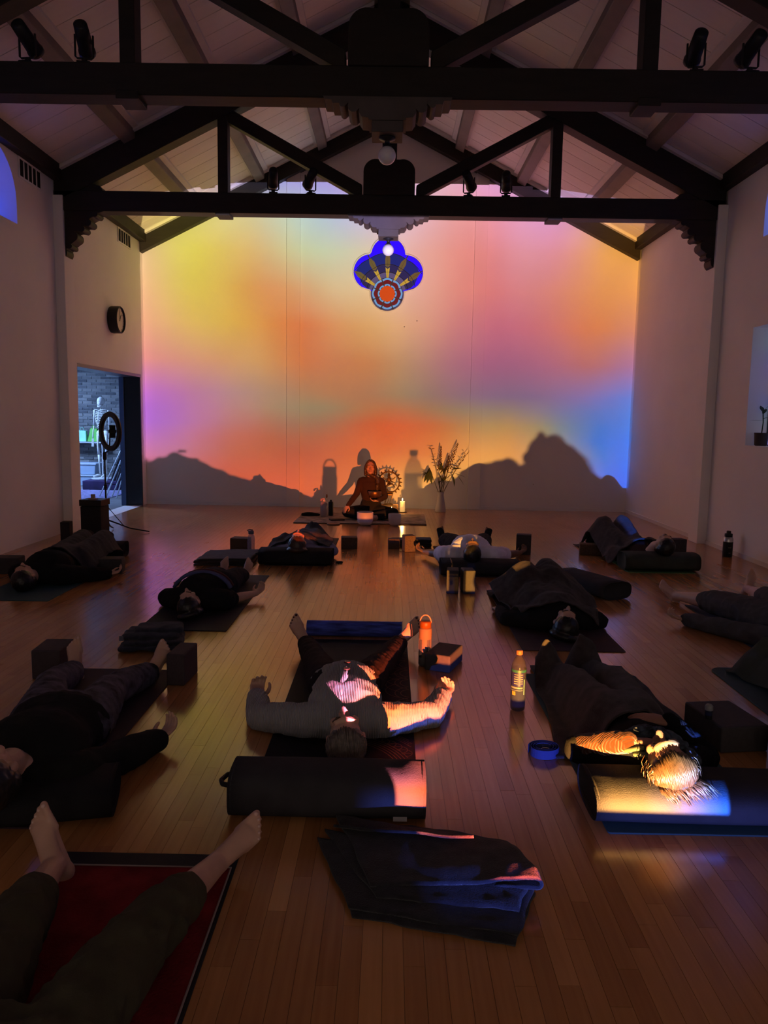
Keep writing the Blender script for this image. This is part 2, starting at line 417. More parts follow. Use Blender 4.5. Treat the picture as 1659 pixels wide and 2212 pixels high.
# ---- ceiling: boarded slopes between purlins
ce = MB()
for s in (-1, 1):
    xe = XL-TH if s < 0 else XR+TH
    ce.add([(XC, Y0, RIDGE+0.03), (XC, Y1+0.2, RIDGE+0.03), (xe, Y1+0.2, zc(xe)+0.03), (xe, Y0, zc(xe)+0.03),
            (XC, Y0, RIDGE+0.15), (XC, Y1+0.2, RIDGE+0.15), (xe, Y1+0.2, zc(xe)+0.15), (xe, Y0, zc(xe)+0.15)],
           [(0,1,2,3),(4,7,6,5),(0,4,5,1),(1,5,6,2),(2,6,7,3),(3,7,4,0)])
ceo = structure(ce.build('ceiling', 'ceil'), 'pale boarded gable ceiling between dark beams')
PX = [0.0, 1.06, 2.03, 3.03, 3.95]
BW = 0.31
sl = math.atan(0.5)
bcache = {}
def board(s, k, y, w):
    d0, d1 = PX[k], PX[k+1]
    key = (s, k, round(w, 3))
    if key not in bcache:
        g = 0.0045
        q = MB()
        x0, x1 = s*d0, s*d1
        q.add([(x0,g,-0.5*d0),(x1,g,-0.5*d1),(x1,w-g,-0.5*d1),(x0,w-g,-0.5*d0),(x0,g,-0.5*d0+0.03),(x1,g,-0.5*d1+0.03),(x1,w-g,-0.5*d1+0.03),(x0,w-g,-0.5*d0+0.03)],
              [(0,1,2,3),(4,7,6,5),(0,4,5,1),(1,5,6,2),(2,6,7,3),(3,7,4,0)])
        bcache[key] = q.mesh('board', bevel=0.0); bcache[key].materials.append(MT['ceil'])
    o = new_obj('board', bcache[key], None, ceo, (XC, y, RIDGE)); o['tone'] = 0.5+0.35*(random.random()-0.5)
for s in (-1, 1):
    for k in range(4):
        y = 3.05
        while y < Y1-0.01:
            board(s, k, y, min(BW, Y1-y)); y += BW
# purlins and ridge beam, with a small moulding on both sides
def slope_box(s, d, w, drop, y0, y1, lift=0.0):
    """box hanging under the slope at horizontal distance d from the ridge"""
    x0, x1 = d-w/2, d+w/2
    return MB().prism([(XC+s*x0, RIDGE-0.5*x0+lift), (XC+s*x1, RIDGE-0.5*x1+lift), (XC+s*x1, RIDGE-0.5*x1-drop), (XC+s*x0, RIDGE-0.5*x0-drop)], 'y', y0, y1)
names = {1: 'upper', 2: 'middle', 3: 'lower'}
tn = 20
for s in (-1, 1):
    for k in (1, 2, 3):
        o = slope_box(s, PX[k], 0.13, 0.12, Y0, Y1).build('purlin', 'purlin', bevel=0.006, seg=1)
        tag(o, '%s brown purlin along the %s ceiling slope' % (names[k], 'left' if s < 0 else 'right'), 'beam', 'purlins under the ceiling', 'structure')
        for e in (-1, 1):
            mm = slope_box(s, PX[k]+e*0.095, 0.06, 0.030, Y0, Y1); mm.build('moulding', 'trim_white', o)
    # eave beam
    xe = XL if s < 0 else XR
    a, b = sorted((xe, xe-s*0.11))
    o = MB().box((a, Y0, 4.165), (b, Y1, 4.36)).build('eave_beam', 'beam', bevel=0.006, seg=1)
    tag(o, 'dark eave beam along the top of the %s wall' % ('left' if s < 0 else 'right'), 'beam', None, 'structure')
o = MB().box((XC-0.10, Y0, RIDGE-0.28), (XC+0.10, Y1, RIDGE)).build('ridge_beam', 'beam', bevel=0.006, seg=1)
tag(o, 'dark ridge beam at the peak of the ceiling', 'beam', None, 'structure')
# gable rafters against the far wall
for s in (-1, 1):
    o = MB()
    xe = 3.94
    o.prism([(XC, RIDGE), (XC+s*xe, RIDGE-0.5*xe), (XC+s*xe, RIDGE-0.5*xe-0.27), (XC, RIDGE-0.27)], 'y', Y1-0.13, Y1)
    o = o.build('gable_rafter', 'beam', bevel=0.004, seg=1)
    tag(o, 'dark %s rafter against the far gable wall' % ('left' if s < 0 else 'right'), 'beam', None, 'structure')
    MB().prism([(XC, RIDGE-0.005), (XC+s*xe, RIDGE-0.5*xe-0.005), (XC+s*xe, RIDGE-0.5*xe-0.05), (XC, RIDGE-0.05)], 'y', Y1-0.20, Y1-0.13).build('moulding', 'trim_white', o)

# ---- trusses
def scroll(cx, cz, r, a0, a1, n=8):
    return [(cx+r*math.cos(math.radians(a0+(a1-a0)*k/n)), cz+r*math.sin(math.radians(a0+(a1-a0)*k/n))) for k in range(n+1)]
ZB, ZTOP = 3.83, 4.06
def truss(y, label):
    t = thing('roof_truss', label, 'truss', (XC, y, 0), 0, 'dark roof trusses', 'structure')
    d = 0.20
    MB().box((-3.94, 0, ZB), (3.94, d, ZTOP)).build('bottom_chord', 'beam', t, bevel=0.008, seg=1)
    for s in (-1, 1):
        # principal rafter
        MB().prism([(0, RIDGE-0.02), (s*3.93, RIDGE-0.02-0.5*3.93), (s*3.93, RIDGE-0.37-0.5*3.93), (0, RIDGE-0.37)], 'y', 0.0, d).build('rafter', 'beam', t, bevel=0.008, seg=1)
        MB().prism([(s*0.2, RIDGE-0.005-0.1), (s*3.93, RIDGE-0.005-0.5*3.93), (s*3.93, RIDGE-0.05-0.5*3.93), (s*0.2, RIDGE-0.05-0.1)], 'y', -0.06, 0.0).build('moulding', 'trim_white', t)
        MB().prism([(s*0.2, RIDGE-0.005-0.1), (s*3.93, RIDGE-0.005-0.5*3.93), (s*3.93, RIDGE-0.05-0.5*3.93), (s*0.2, RIDGE-0.05-0.1)], 'y', d, d+0.06).build('moulding', 'trim_white', t)
        p = MB().box((s*1.95-0.058, 0.02, ZTOP-0.01), (s*1.95+0.058, d-0.02, RIDGE-0.36-0.5*1.95+0.03)).build('post', 'beam', t, bevel=0.006, seg=1)
        MB().box((s*1.95-0.085, -0.012, ZB-0.03), (s*1.95+0.085, d+0.012, ZB+0.03)).build('strap', 'beam', t, bevel=0.005, seg=1)
        # brace from the post head down to the middle of the chord
        MB().prism([(s*1.90, 5.02), (s*1.90, 4.86), (s*0.32, ZTOP-0.04), (s*0.32, ZTOP+0.12)], 'y', 0.03, d-0.03).build('brace', 'beam', t, bevel=0.006, seg=1)
        # scrolled bracket on the wall
        pr = [(3.94, 4.14), (3.37, 4.10), (3.37, 3.85), (3.30, 3.82)]
        pr = [(3.94, 4.20), (3.40, 4.12), (3.36, 4.06), (3.36, ZB), (3.42, ZB-0.015)] + scroll(3.465, ZB-0.03, 0.035, 150, 300, 6) + [(3.53, ZB-0.085)] + \
             scroll(3.55, ZB-0.13, 0.04, 110, 290, 6) + [(3.60, ZB-0.165)] + scroll(3.625, ZB-0.20, 0.035, 120, 300, 6) + [(3.68, ZB-0.225)] + \
             scroll(3.735, ZB-0.29, 0.06, 110, 250, 8) + [(3.745, ZB-0.37)] + scroll(3.775, ZB-0.40, 0.03, 120, 280, 5) + [(3.80, ZB-0.425)] + \
             scroll(3.88, ZB-0.47, 0.075, 150, 290, 8) + [(3.94, ZB-0.55)]
        MB().prism([(s*a, b) for a, b in pr], 'y', 0.02, d+0.02).build('wall_bracket', 'beam', t, bevel=0.004, seg=1)
    # king post with a lobed plate over the chord
    MB().box((-0.085, 0.01, ZTOP-0.02), (0.085, d-0.01, RIDGE-0.2)).build('king_post', 'beam', t, bevel=0.006, seg=1)
    pl = [(-0.30, ZTOP-0.01), (-0.30, ZTOP+0.22)] + scroll(-0.16, ZTOP+0.25, 0.14, 180, 75, 10) + scroll(0.16, ZTOP+0.25, 0.14, 105, 0, 10) + [(0.30, ZTOP+0.22), (0.30, ZTOP-0.01)]
    MB().prism(pl, 'y', -0.03, d+0.03).build('lobed_plate', 'beam', t, bevel=0.005, seg=1)
    # stepped pendant under the chord: a wide scrolled board and two narrower blocks
    def sym(h): return h+[(-a, b) for a, b in h[::-1]]
    h = [(0.48, ZB+0.005), (0.47, ZB-0.018), (0.42, ZB-0.02), (0.41, ZB-0.045), (0.37, ZB-0.045)] + scroll(0.335, ZB-0.045, 0.026, 0, -150, 6) + [(0.28, ZB-0.03), (0.0, ZB-0.03)]
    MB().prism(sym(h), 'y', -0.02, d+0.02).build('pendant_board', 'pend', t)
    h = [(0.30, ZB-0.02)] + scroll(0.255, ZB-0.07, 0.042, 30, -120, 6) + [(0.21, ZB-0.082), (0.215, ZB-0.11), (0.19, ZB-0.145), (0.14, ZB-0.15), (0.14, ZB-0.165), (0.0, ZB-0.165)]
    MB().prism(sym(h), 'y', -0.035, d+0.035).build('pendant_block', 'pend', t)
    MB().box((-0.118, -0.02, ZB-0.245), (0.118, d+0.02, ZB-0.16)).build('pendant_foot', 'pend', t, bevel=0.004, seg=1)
    return t
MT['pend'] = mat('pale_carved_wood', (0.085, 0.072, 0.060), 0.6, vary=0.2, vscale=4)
truss(TY[1], 'near dark roof truss crossing the top of the picture')
truss(TY[2], 'far dark roof truss in front of the projected wall')
truss(TY[0], 'dark roof truss above the photographer')
# globe lamps under the trusses
for k in (1, 2):
    t = thing('globe_lamp', 'unlit white glass globe lamp hanging under the %s truss' % ('near' if k == 1 else 'far'), 'lamp', (XC, TY[k]+0.1, 0), 0, 'globe lamps')
    MB().lathe([(0.062, ZB-0.246), (0.062, ZB-0.256), (0.02, ZB-0.27), (0.02, ZB-0.30), (0.035, ZB-0.305), (0.035, ZB-0.32)], 20).build('canopy', 'black', t, smooth=True)
    MB().ball((0, 0, ZB-0.375), 0.068, 24, 16).build('globe', 'opal', t, smooth=True)
# spotlights standing on the chords
def spotlight(x, y, yaw, label):
    t = thing('spotlight', label, 'spotlight', (x, y, ZTOP), yaw, 'stage spotlights on the trusses')
    MB().box((-0.05, -0.05, 0.0), (0.05, 0.05, 0.03)).build('base', 'black', t, bevel=0.004)
    MB().lathe([(0.022, 0.03), (0.022, 0.06)], 12).build('swivel', 'black', t)
    MB().tube([(-0.065, 0, 0.23), (-0.065, 0, 0.075), (-0.05, 0, 0.062), (0.05, 0, 0.062), (0.065, 0, 0.075), (0.065, 0, 0.23)], 0.008, 6).build('yoke', 'black', t)
    R = Matrix.Rotation(math.radians(-112), 3, 'X')
    c = MB().lathe([(0.03, -0.14), (0.05, -0.13), (0.055, -0.02), (0.058, 0.09), (0.064, 0.10), (0.064, 0.13), (0.05, 0.13), (0.045, 0.10)], 18)
    c.v = [tuple(R @ Vector(v)+Vector((0, 0, 0.20))) for v in c.v]
    h = c.build('lamp_head', 'black', t, smooth=True)
    g = MB().lathe([(0.0, 0.118), (0.046, 0.118)], 18, cap=False); g.v = [tuple(R @ Vector(v)+Vector((0, 0, 0.20))) for v in g.v]
    g.build('lens', 'vent_dark', h)
for i, (x, k) in enumerate(((-2.79, 1), (-2.36, 1), (2.25, 1), (2.66, 1), (-1.43, 2), (-0.99, 2), (0.88, 2), (1.32, 2))):
    spotlight(x, TY[k]+0.10, math.radians((-8, 10, -6, 8, 10, 24, -22, -10)[i]),
        'black spotlight on the %s truss, %s' % ('near' if k == 1 else 'far', ('outer one at left', 'inner one at left', 'inner one at right', 'outer one at right')[i % 4]))
# air vents high on the left wall
def vent(y0, y1, z0, z1, label):
    t = thing('air_vent', label, 'vent', (XL, (y0+y1)/2, (z0+z1)/2), 0, 'air vents under the eave')
    h, w = (z1-z0)/2, (y1-y0)/2
    MB().box((0.001, -w, -h), (0.006, w, h)).build('backing', 'vent_dark', t)
    f = MB()
    for a, b in (((-w-0.02, -h-0.02), (w+0.02, -h)), ((-w-0.02, h), (w+0.02, h+0.02)), ((-w-0.02, -h), (-w, h)), ((w, -h), (w+0.02, h))):
        f.box((0.0, a[0], a[1]), (0.012, b[0], b[1]))
    f.build('frame', 'wall', t)
    n = 5
    for i in range(1, n):
        y = -w+2*w*i/n
        MB().box((0.006, y-0.008, -h), (0.012, y+0.008, h)).build('louver', 'wall', t)
vent(8.48, 8.97, 3.97, 4.145, 'slotted air vent beside the arched window, under the eave')
vent(11.46, 11.96, 3.97, 4.145, 'slotted air vent above the clock, near the far corner')
# ---- quatrefoil stained glass on the far wall
def glass(name, col, e):
    m = mat(name, tuple(0.35*c for c in col), 0.25, spec=0.5, emit=col, estr=e, vary=0.0); m.cycles.emission_sampling = 'NONE'; return m
GL = {'bright': glass('glass_cobalt', (0.020, 0.0, 1.0), 0.85), 'mid': glass('glass_navy', (0.015, 0.028, 0.30), 0.32), 'dark': glass('glass_indigo', (0.03, 0.026, 0.15), 0.32),
      'lav': glass('glass_lavender', (0.14, 0.12, 0.32), 0.32), 'gold': glass('glass_gold', (0.72, 0.52, 0.07), 0.36), 'olive': glass('glass_olive', (0.22, 0.165, 0.06), 0.28),
      'red': glass('glass_ruby', (0.20, 0.010, 0.02), 0.3), 'sky': glass('glass_sky', (0.18, 0.45, 0.95), 0.42), 'amber': glass('glass_amber', (0.75, 0.09, 0.008), 0.42)}
MPX = 0.00745
qw = thing('window_1', 'four-lobed stained glass window of blue panes with a red and orange rosette', 'window', (-0.075, Y1, 3.735), 0, None, 'structure')
def q(px, py): return ((px-838)*MPX, (595-py)*MPX)
LOBES = [(q(838, 553), 37.5*MPX), (q(801, 589), 38*MPX), (q(876, 590), 38*MPX), (q(837, 634), 37*MPX)]
RC = q(837, 634)
def far_hit(th):
    d = (math.cos(th), math.sin(th)); best = 0
    for (cx, cz), r in LOBES:
        ox, oz = RC[0]-cx, RC[1]-cz; b = ox*d[0]+oz*d[1]; c = ox*ox+oz*oz-r*r; D_ = b*b-c
        if D_ > 0: best = max(best, -b+math.sqrt(D_))
    return best
outl = [(RC[0]+far_hit(2*math.pi*k/144)*math.cos(2*math.pi*k/144), RC[1]+far_hit(2*math.pi*k/144)*math.sin(2*math.pi*k/144)) for k in range(144)]
MB().prism([(RC[0]+(a-RC[0])*1.0, RC[1]+(b-RC[1])*1.0) for a, b in outl], 'y', -0.012, 0.0).build('lead_backing', 'lead', qw)
MB().tube([(a, -0.02, b) for a, b in outl], 0.012, 6, closed=True).build('frame', 'wall_panel', qw, smooth=True)
def pane(poly, g, d=0.0):
    c = (sum(p[0] for p in poly)/len(poly), sum(p[1] for p in poly)/len(poly))
    pp = []
    for p in poly:
        v = (p[0]-c[0], p[1]-c[1]); L_ = math.hypot(*v); k = max(0.0, (L_-0.010)/L_) if L_ > 0 else 1
        pp.append((c[0]+v[0]*k, c[1]+v[1]*k))
    MB().prism(pp, 'y', -0.020-d, -0.012).build('pane', GL[g], qw)
came = MB()
for r_, lo_, hi_ in ((44, -20, 200), (60, -20, 200), (82, 30, 150)):
    came.tube([(RC[0]+r_*MPX*(1+0.03*abs(math.sin(3*math.radians(a))))*math.cos(math.radians(a)), -0.0225, RC[1]+r_*MPX*(1+0.03*abs(math.sin(3*math.radians(a))))*math.sin(math.radians(a))) for a in range(lo_, hi_+1, 5) if r_*MPX*1.03 < far_hit(math.radians(a))-0.012], 0.0048, 4)
came.tube([(RC[0]+33*MPX*math.cos(math.radians(a)), -0.0225, RC[1]+33*MPX*math.sin(math.radians(a))) for a in range(0, 360, 10)], 0.0042, 4, closed=True)
o = came.build('lead_lines', 'lead', qw); o['kind'] = 'stuff'
SPEAR = [R_d for R_d in (33, 62, 90, 118, 147)]
bounds = [-22, 33, 62, 90, 118, 147, 202]
R0 = 30*MPX
for i in range(6):
    a0, a1 = bounds[i], bounds[i+1]
    bands = [(R0, 44, 'lav'), (44*MPX, 60, 'dark'), (60*MPX, 82, 'mid'), (82*MPX, 400, 'bright')]
    if i in (0, 5): bands = [(R0, 40, 'lav'), (40*MPX, 57, 'dark'), (57*MPX, 400, 'mid')]
    for (r0, r1, g) in bands:
        r1 = r1*MPX; n = 8; inn = []; out_ = []
        for k in range(n+1):
            th = math.radians(a0+(a1-a0)*k/n); R1 = min(r1*(1+0.05*math.sin(math.pi*k/n)), far_hit(th)-0.006)
            if R1 <= r0+0.008: continue
            inn.append((RC[0]+r0*math.cos(th), RC[1]+r0*math.sin(th))); out_.append((RC[0]+R1*math.cos(th), RC[1]+R1*math.sin(th)))
        if len(inn) >= 2: pane(out_+inn[::-1], g)
    if i in (0, 5):    # bright outer corner of the side lobes
        lo, hi = (8, 33) if i == 0 else (147, 172)
        pts_o = []; pts_i = []
        for k in range(6):
            th = math.radians(lo+(hi-lo)*k/5); fh = far_hit(th)-0.007
            pts_o.append((RC[0]+fh*math.cos(th), RC[1]+fh*math.sin(th))); pts_i.append((RC[0]+(fh-0.10)*math.cos(th), RC[1]+(fh-0.10)*math.sin(th)))
        pane(pts_o+pts_i[::-1], 'bright', 0.002)
for a in SPEAR:
    th = math.radians(a); d = (math.cos(th), math.sin(th)); p = (-d[1], d[0])
    tip = (80 if a != 90 else 92)*MPX; mid = 64*MPX; base = 34*MPX; w = 6.5*MPX; fin = 57*MPX
    P_ = lambda r, o: (RC[0]+d[0]*r+p[0]*o, RC[1]+d[1]*r+p[1]*o)
    for s in (-1, 1):
        pane([P_(fin-0.03, 0), P_(fin+0.0, s*w*0.85), P_(mid+0.07, s*w), P_(tip+0.05, 0)], 'olive', 0.004)
        pane([P_(base-0.03, s*0.3*w), P_(fin-0.005, s*w*0.75), P_(fin-0.03, 0.0), P_(base-0.03, 0)], 'gold', 0.005)
for k in range(8):       # rosette
    a0, a1 = 22.5+45*k, 67.5+45*k
    def ringp(r0, r1, wob, g, dd):
        n = 5; A = []; B_ = []
        for j in range(n+1):
            th = math.radians(a0+(a1-a0)*j/n); ww = 1+wob*math.sin(math.pi*j/n)
            A.append((RC[0]+r1*ww*math.cos(th), RC[1]+r1*ww*math.sin(th))); B_.append((RC[0]+r0*ww*math.cos(th), RC[1]+r0*ww*math.sin(th)))
        pane(A+B_[::-1], g, dd)
    if 190 < (a0+a1)/2 < 350: ringp(31.5*MPX, 35*MPX, 0.03, 'lav', 0.0)
    ringp(27*MPX, 31.5*MPX, 0.08, 'sky', 0.006); ringp(19*MPX, 28*MPX, 0.08, 'red', 0.003); ringp(15.8*MPX, 20*MPX, 0.08, 'sky', 0.006)
pane([(RC[0]+17.5*MPX*math.cos(math.radians(k*22.5))*(1+0.06*(k % 2)), RC[1]+17.5*MPX*math.sin(math.radians(k*22.5))*(1+0.06*(k % 2))) for k in range(16)], 'amber', 0.003)
# two small picture hooks and one pin left on the far wall
for k, (x, z, w) in enumerate(((0.20, 2.935, 'lower'), (0.40, 3.03, 'upper'), (2.37, 0.435, 'lone'))):
    o = MB().lathe([(0.006, 0.0), (0.012, 0.004), (0.012, 0.010), (0.004, 0.016)], 10).build('wall_hook', mat('chrome_%d' % k, (0.8, 0.8, 0.8), 0.15, metal=1.0), smooth=True)
    o.location = (x, Y1, z); o.rotation_euler = (math.pi/2, 0, 0)
    tag(o, ('lower of two tiny shiny hooks below the stained glass', 'upper of two tiny shiny hooks below the stained glass', 'tiny shiny hook low on the right of the far wall')[k], 'hook')

# ---- stained windows in the side walls (deep reveals, dusk light behind; low unseen ones added for room light)
WA = [glass('arch_blue', (0.05, 0.10, 1.0), 1.5), glass('arch_cobalt', (0.08, 0.05, 1.0), 1.4), glass('arch_sky', (0.12, 0.30, 1.0), 1.3), glass('arch_violet', (0.16, 0.14, 0.9), 1.3)]
WG = [glass('win_blue', (0.16, 0.20, 0.75), 0.6), glass('win_violet', (0.30, 0.24, 0.75), 0.55), glass('win_teal', (0.25, 0.45, 0.55), 0.55), glass('win_clear', (0.42, 0.38, 0.55), 0.5)]
wn = 2
def side_window(s, y0, y1, z0, z1, arch, label, diamonds=True):
    global wn
    x = (XL-TH+0.03) if s < 0 else (XR+TH-0.03)
    t = thing('window_%d' % wn, label, 'window', (x, (y0+y1)/2, z0), 0, None, 'structure'); wn += 1
    w = (y1-y0)/2; h = z1-z0; r = w if arch else 0
    def top(y): return h-r+math.sqrt(max(r*r-y*y, 0)) if arch else h
    n = 4; m = max(2, int(h/0.30)); ins = -s*0.006
    for i in range(n):
        for j in range(m):
            a0, a1 = -w+2*w*i/n, -w+2*w*(i+1)/n; b0 = h*j/m; b1 = h*(j+1)/m
            g = 0.012
            if arch:
                b1a, b1b = min(b1, top(a0+g)-g), min(b1, top(a1-g)-g)
                if max(b1a, b1b) < b0+0.03: continue
                b1a = max(b1a, b0+0.012); b1b = max(b1b, b0+0.012)
            else: b1a = b1b = b1
            mt = (WA if arch else WG)[(i*7+j*3+wn) % 4]
            c = ((a0+a1)/2, (b0+b1)/2)
            if diamonds and not arch:      # an elongated lozenge inside each light, four corner pieces round it
                loz = [(c[0], b0+g), (a1-g, c[1]), (c[0], b1-g), (a0+g, c[1])]
                MB().prism(loz, 'x', -0.004, 0.004).build('pane', WG[(i+j) % 4], t)
                for q_ in range(4):
                    cn = [(a0+g, b0+g), (a1-g, b0+g), (a1-g, b1-g), (a0+g, b1-g)][q_]
                    tri = [(cn[0], cn[1]), (c[0]+(cn[0]-c[0])*0.16, cn[1]), (cn[0], c[1]+(cn[1]-c[1])*0.16)]
                    MB().prism(tri, 'x', -0.004, 0.004).build('pane', WG[(i+j+q_+1) % 4], t)
            else:
                MB().prism([(a0+g, b0+g), (a1-g, b0+g), (a1-g, b1b-g), (a0+g, b1a-g)], 'x', -0.004, 0.004).build('pane', mt, t)
    f = MB()
    for i in range(n+1):
        y = -w+2*w*i/n; f.box((-0.012, y-0.012, 0), (0.012, y+0.012, max(top(y)-0.0, 0.02)))
    for j in range(m+1):
        z = h*j/m; f.box((-0.010, -w, z-0.010 if j else 0), (0.010, w, z+0.010))
    f.build('lead_frame', 'lead', t)
for s, A in ((-1, ARCH_L), (1, ARCH_R)):
    for k, h in enumerate(A):
        side_window(s, h[0], h[1], h[2], h[3], True, 'arched blue stained window high on the %s wall, %s the near truss' % ('left' if s < 0 else 'right', 'beyond' if k == 0 else 'before'))
for k, h in enumerate(WINS_R):
    side_window(1, h[0], h[1], h[2], h[3], False, 'deep set stained window in the right wall %s' % ('beside a potted plant', 'level with the near truss, unseen and added for room light', 'beside the photographer, unseen and added for room light')[k])
for k, h in enumerate(ADDED_WINS_L):
    side_window(-1, h[0], h[1], h[2], h[3], False, 'unseen stained window added for room light in the left wall %s' % ('level with the near truss, unseen and added for room light', 'beside the photographer, unseen and added for room light')[k])
# glowing panes added in the unseen rear wall to brighten the room
REAR_FILL = mat('dusk_pane', (0.2, 0.2, 0.22), 0.3, emit=(1.0, 0.80, 0.68), estr=1.4)
for k in range(3):
    REAR_FILL.cycles.emission_sampling = 'AUTO'
    t = thing('window_%d' % wn, 'paned fill light added as a window behind the photographer, %s' % ('left', 'middle', 'right')[k], 'window', (XC-2.3+2.3*k, Y0+0.012, 0.5), 0, None, 'structure'); wn += 1
    for i in range(2):
        for j in range(4):
            MB().box((-0.62+0.63*i, 0.0, 0.62*j), (-0.62+0.63*i+0.60, 0.006, 0.62*j+0.59)).build('pane', REAR_FILL, t)
    f = MB()
    for x in (-0.66, -0.02, 0.61): f.box((x, -0.004, -0.04), (x+0.035, 0.03, 2.50))
    for z in (-0.04, 0.59, 1.21, 1.83, 2.45): f.box((-0.66, -0.004, z), (0.645, 0.03, z+0.035))
    f.build('glazing_bars', 'trim_white', t)
# potted plant on the right sill
t = thing('potted_plant', 'small potted plant with a few pointed leaves on the right window sill', 'plant', (XR+0.10, 8.30, WIN_R[2]), 0)
MB().lathe([(0.055, 0.0), (0.065, 0.01), (0.072, 0.13), (0.075, 0.14), (0.066, 0.14), (0.064, 0.12), (0.0, 0.12)], 20, cap=False).build('pot', mat('brown_pot', (0.05, 0.03, 0.022), 0.6, vary=0.2), t, smooth=True)
MT['leaf'] = mat('leaf_dark', (0.035, 0.06, 0.025), 0.5, vary=0.2)
MB().tube([(0, 0, 0.12), (0.005, -0.01, 0.25), (0.0, 0.0, 0.36)], 0.006, 6).build('stem', 'leaf', t, smooth=True)
def leaf_mesh(L_, w, droop):
    pts = []; n = 6
    for k in range(n+1):
        u = k/n; ww = w*math.sin(math.pi*min(1, u*0.92+0.06)); z = -droop*u*u
        pts += [(L_*u, -ww, z), (L_*u, 0, z-0.12*ww), (L_*u, ww, z)]
    fs = [(3*k+a, 3*k+a+1, 3*k+a+4, 3*k+a+3) for k in range(n) for a in (0, 1)]
    return MB().add(pts, fs)
for k, (az, el, z, L_) in enumerate(((170, 12, 0.27, 0.13), (20, 18, 0.29, 0.13), (260, 40, 0.34, 0.12), (80, 45, 0.36, 0.13), (330, 65, 0.36, 0.12))):
    o = leaf_mesh(L_, 0.022, 0.03).build('leaf', 'leaf', t, smooth=True); o.location = (0, 0, z); o.rotation_euler = (0, -R2(el), R2(az))

# ---- clock
t = thing('wall_clock', 'round black-rimmed wall clock above the doorway', 'clock', (XL, 11.12, 2.80), 0)
MB().lathe([(0.0, 0.0), (0.185, 0.0), (0.19, 0.02), (0.19, 0.13), (0.178, 0.14), (0.172, 0.125), (0.172, 0.02), (0.0, 0.02)], 40, cap=False).build('case', 'black', t, smooth=False)
MB().lathe([(0.0, 0.112), (0.171, 0.112)], 40, cap=False).build('dial', mat('clock_dial', (0.72, 0.66, 0.58), 0.6), t)
for a, L_, w in ((215, 0.095, 0.007), (170, 0.135, 0.005)):
    d = (math.sin(R2(a)), math.cos(R2(a)))
    MB().tube([(-d[1]*0.02, d[0]*0.02, 0.118), (d[1]*L_, -d[0]*L_, 0.118)], w*0.6, 5).build('hand', 'black', t)
for k in range(12):
    a = R2(30*k); MB().tube([(0.145*math.cos(a), 0.145*math.sin(a), 0.1135), (0.160*math.cos(a), 0.160*math.sin(a), 0.1135)], 0.0035, 4).build('hour_mark', 'black', t)
t.rotation_euler = (0, math.pi/2, 0)

# ================================================================== THE LIT STORE ROOM BEHIND THE DOORWAY
BY = 16.35
MT['door_dark'] = mat('dark_door_steel', (0.018, 0.018, 0.020), 0.35, vary=0.15)
MT['store_wall'] = mat('grey_store_wall', (0.35, 0.36, 0.38), 0.8, vary=0.05)
MT['brick'] = tone_wood('grey_brick', (70, 72, 76), (128, 126, 122), 0.85, grain=(18, 18, 18), spec=0.2)
structure(MB().box((-8.2, 9.0, -0.1), (XL-TH, BY+0.2, -0.001)).build('floor_store', mat('store_floor', (0.16, 0.15, 0.15), 0.35, vary=0.2, vscale=5)), 'grey floor of the store room')
structure(MB().box((-8.2, 9.0, 2.75), (XL-TH, BY+0.2, 2.85)).build('ceiling_store', 'store_wall'), 'store room ceiling')
structure(MB().box((-8.3, 9.0, 0), (-8.2, BY+0.2, 2.8)).build('wall_store_left', 'store_wall'), 'store room side wall')
structure(MB().box((-8.2, 8.9, 0), (XL-TH, 9.0, 2.8)).build('wall_store_near', 'store_wall'), 'store room near wall')
structure(MB().box((XL-TH-0.1, Y1+0.2, 0), (XL-TH, BY+0.2, 2.8)).build('wall_store_right', 'store_wall'), 'store room wall beside the doorway')
bw_ = structure(MB().box((-8.2, BY+0.012, 0), (XL-TH, BY+0.2, 2.8)).build('wall_store_back', mat('mortar', (0.30, 0.31, 0.32), 0.9, vary=0.1, vscale=30)), 'grey brick wall at the back of the store room')
bm_ = MB().box((0.005, 0, 0.005), (0.198, 0.02, 0.060)).mesh('brick', bevel=0.003, seg=1); bm_.materials.append(MT['brick'])
bh_ = MB().box((0.005, 0, 0.005), (0.096, 0.02, 0.060)).mesh('brick', bevel=0.003, seg=1); bh_.materials.append(MT['brick'])
rb = random.Random(11)
for j in range(37):
    x = -6.95+(0.1015 if j % 2 else 0.0); z = 0.10+j*0.0655
    while x < -5.25:
        o = new_obj('brick', bm_, None, bw_, (x, BY-0.006*rb.random(), z)); o['tone'] = rb.uniform(0.1, 0.9); x += 0.203
structure(MB().box((XL-TH, DOOR[0], -0.1), (XL, DOOR[1], -0.001)).build('trim_30', 'door_dark'), 'dark threshold of the doorway')
# door frame of dark steel and a bright edge strip
df = thing('door_1', 'dark steel doorway frame with a folded sliding leaf at the far jamb', 'doorway', (XL, 0, 0), 0, None, 'structure')
MB().box((-TH-0.02, DOOR[0]-0.0, DOOR[3]-0.045), (0.01, DOOR[1], DOOR[3])).build('head_rail', mat('rail_steel', (0.12, 0.13, 0.15), 0.35, metal=0.6), df)
MB().box((-TH+0.02, DOOR[1]-0.035, 0.0), (0.004, DOOR[1], DOOR[3]-0.045)).build('far_jamb', 'door_dark', df)
MB().box((-TH-0.06, DOOR[1]-0.06, 0.0), (-TH+0.015, DOOR[1]-0.005, DOOR[3]-0.045)).build('door_leaf', mat('blue_steel', (0.10, 0.16, 0.30), 0.3, metal=0.4), df, bevel=0.004)
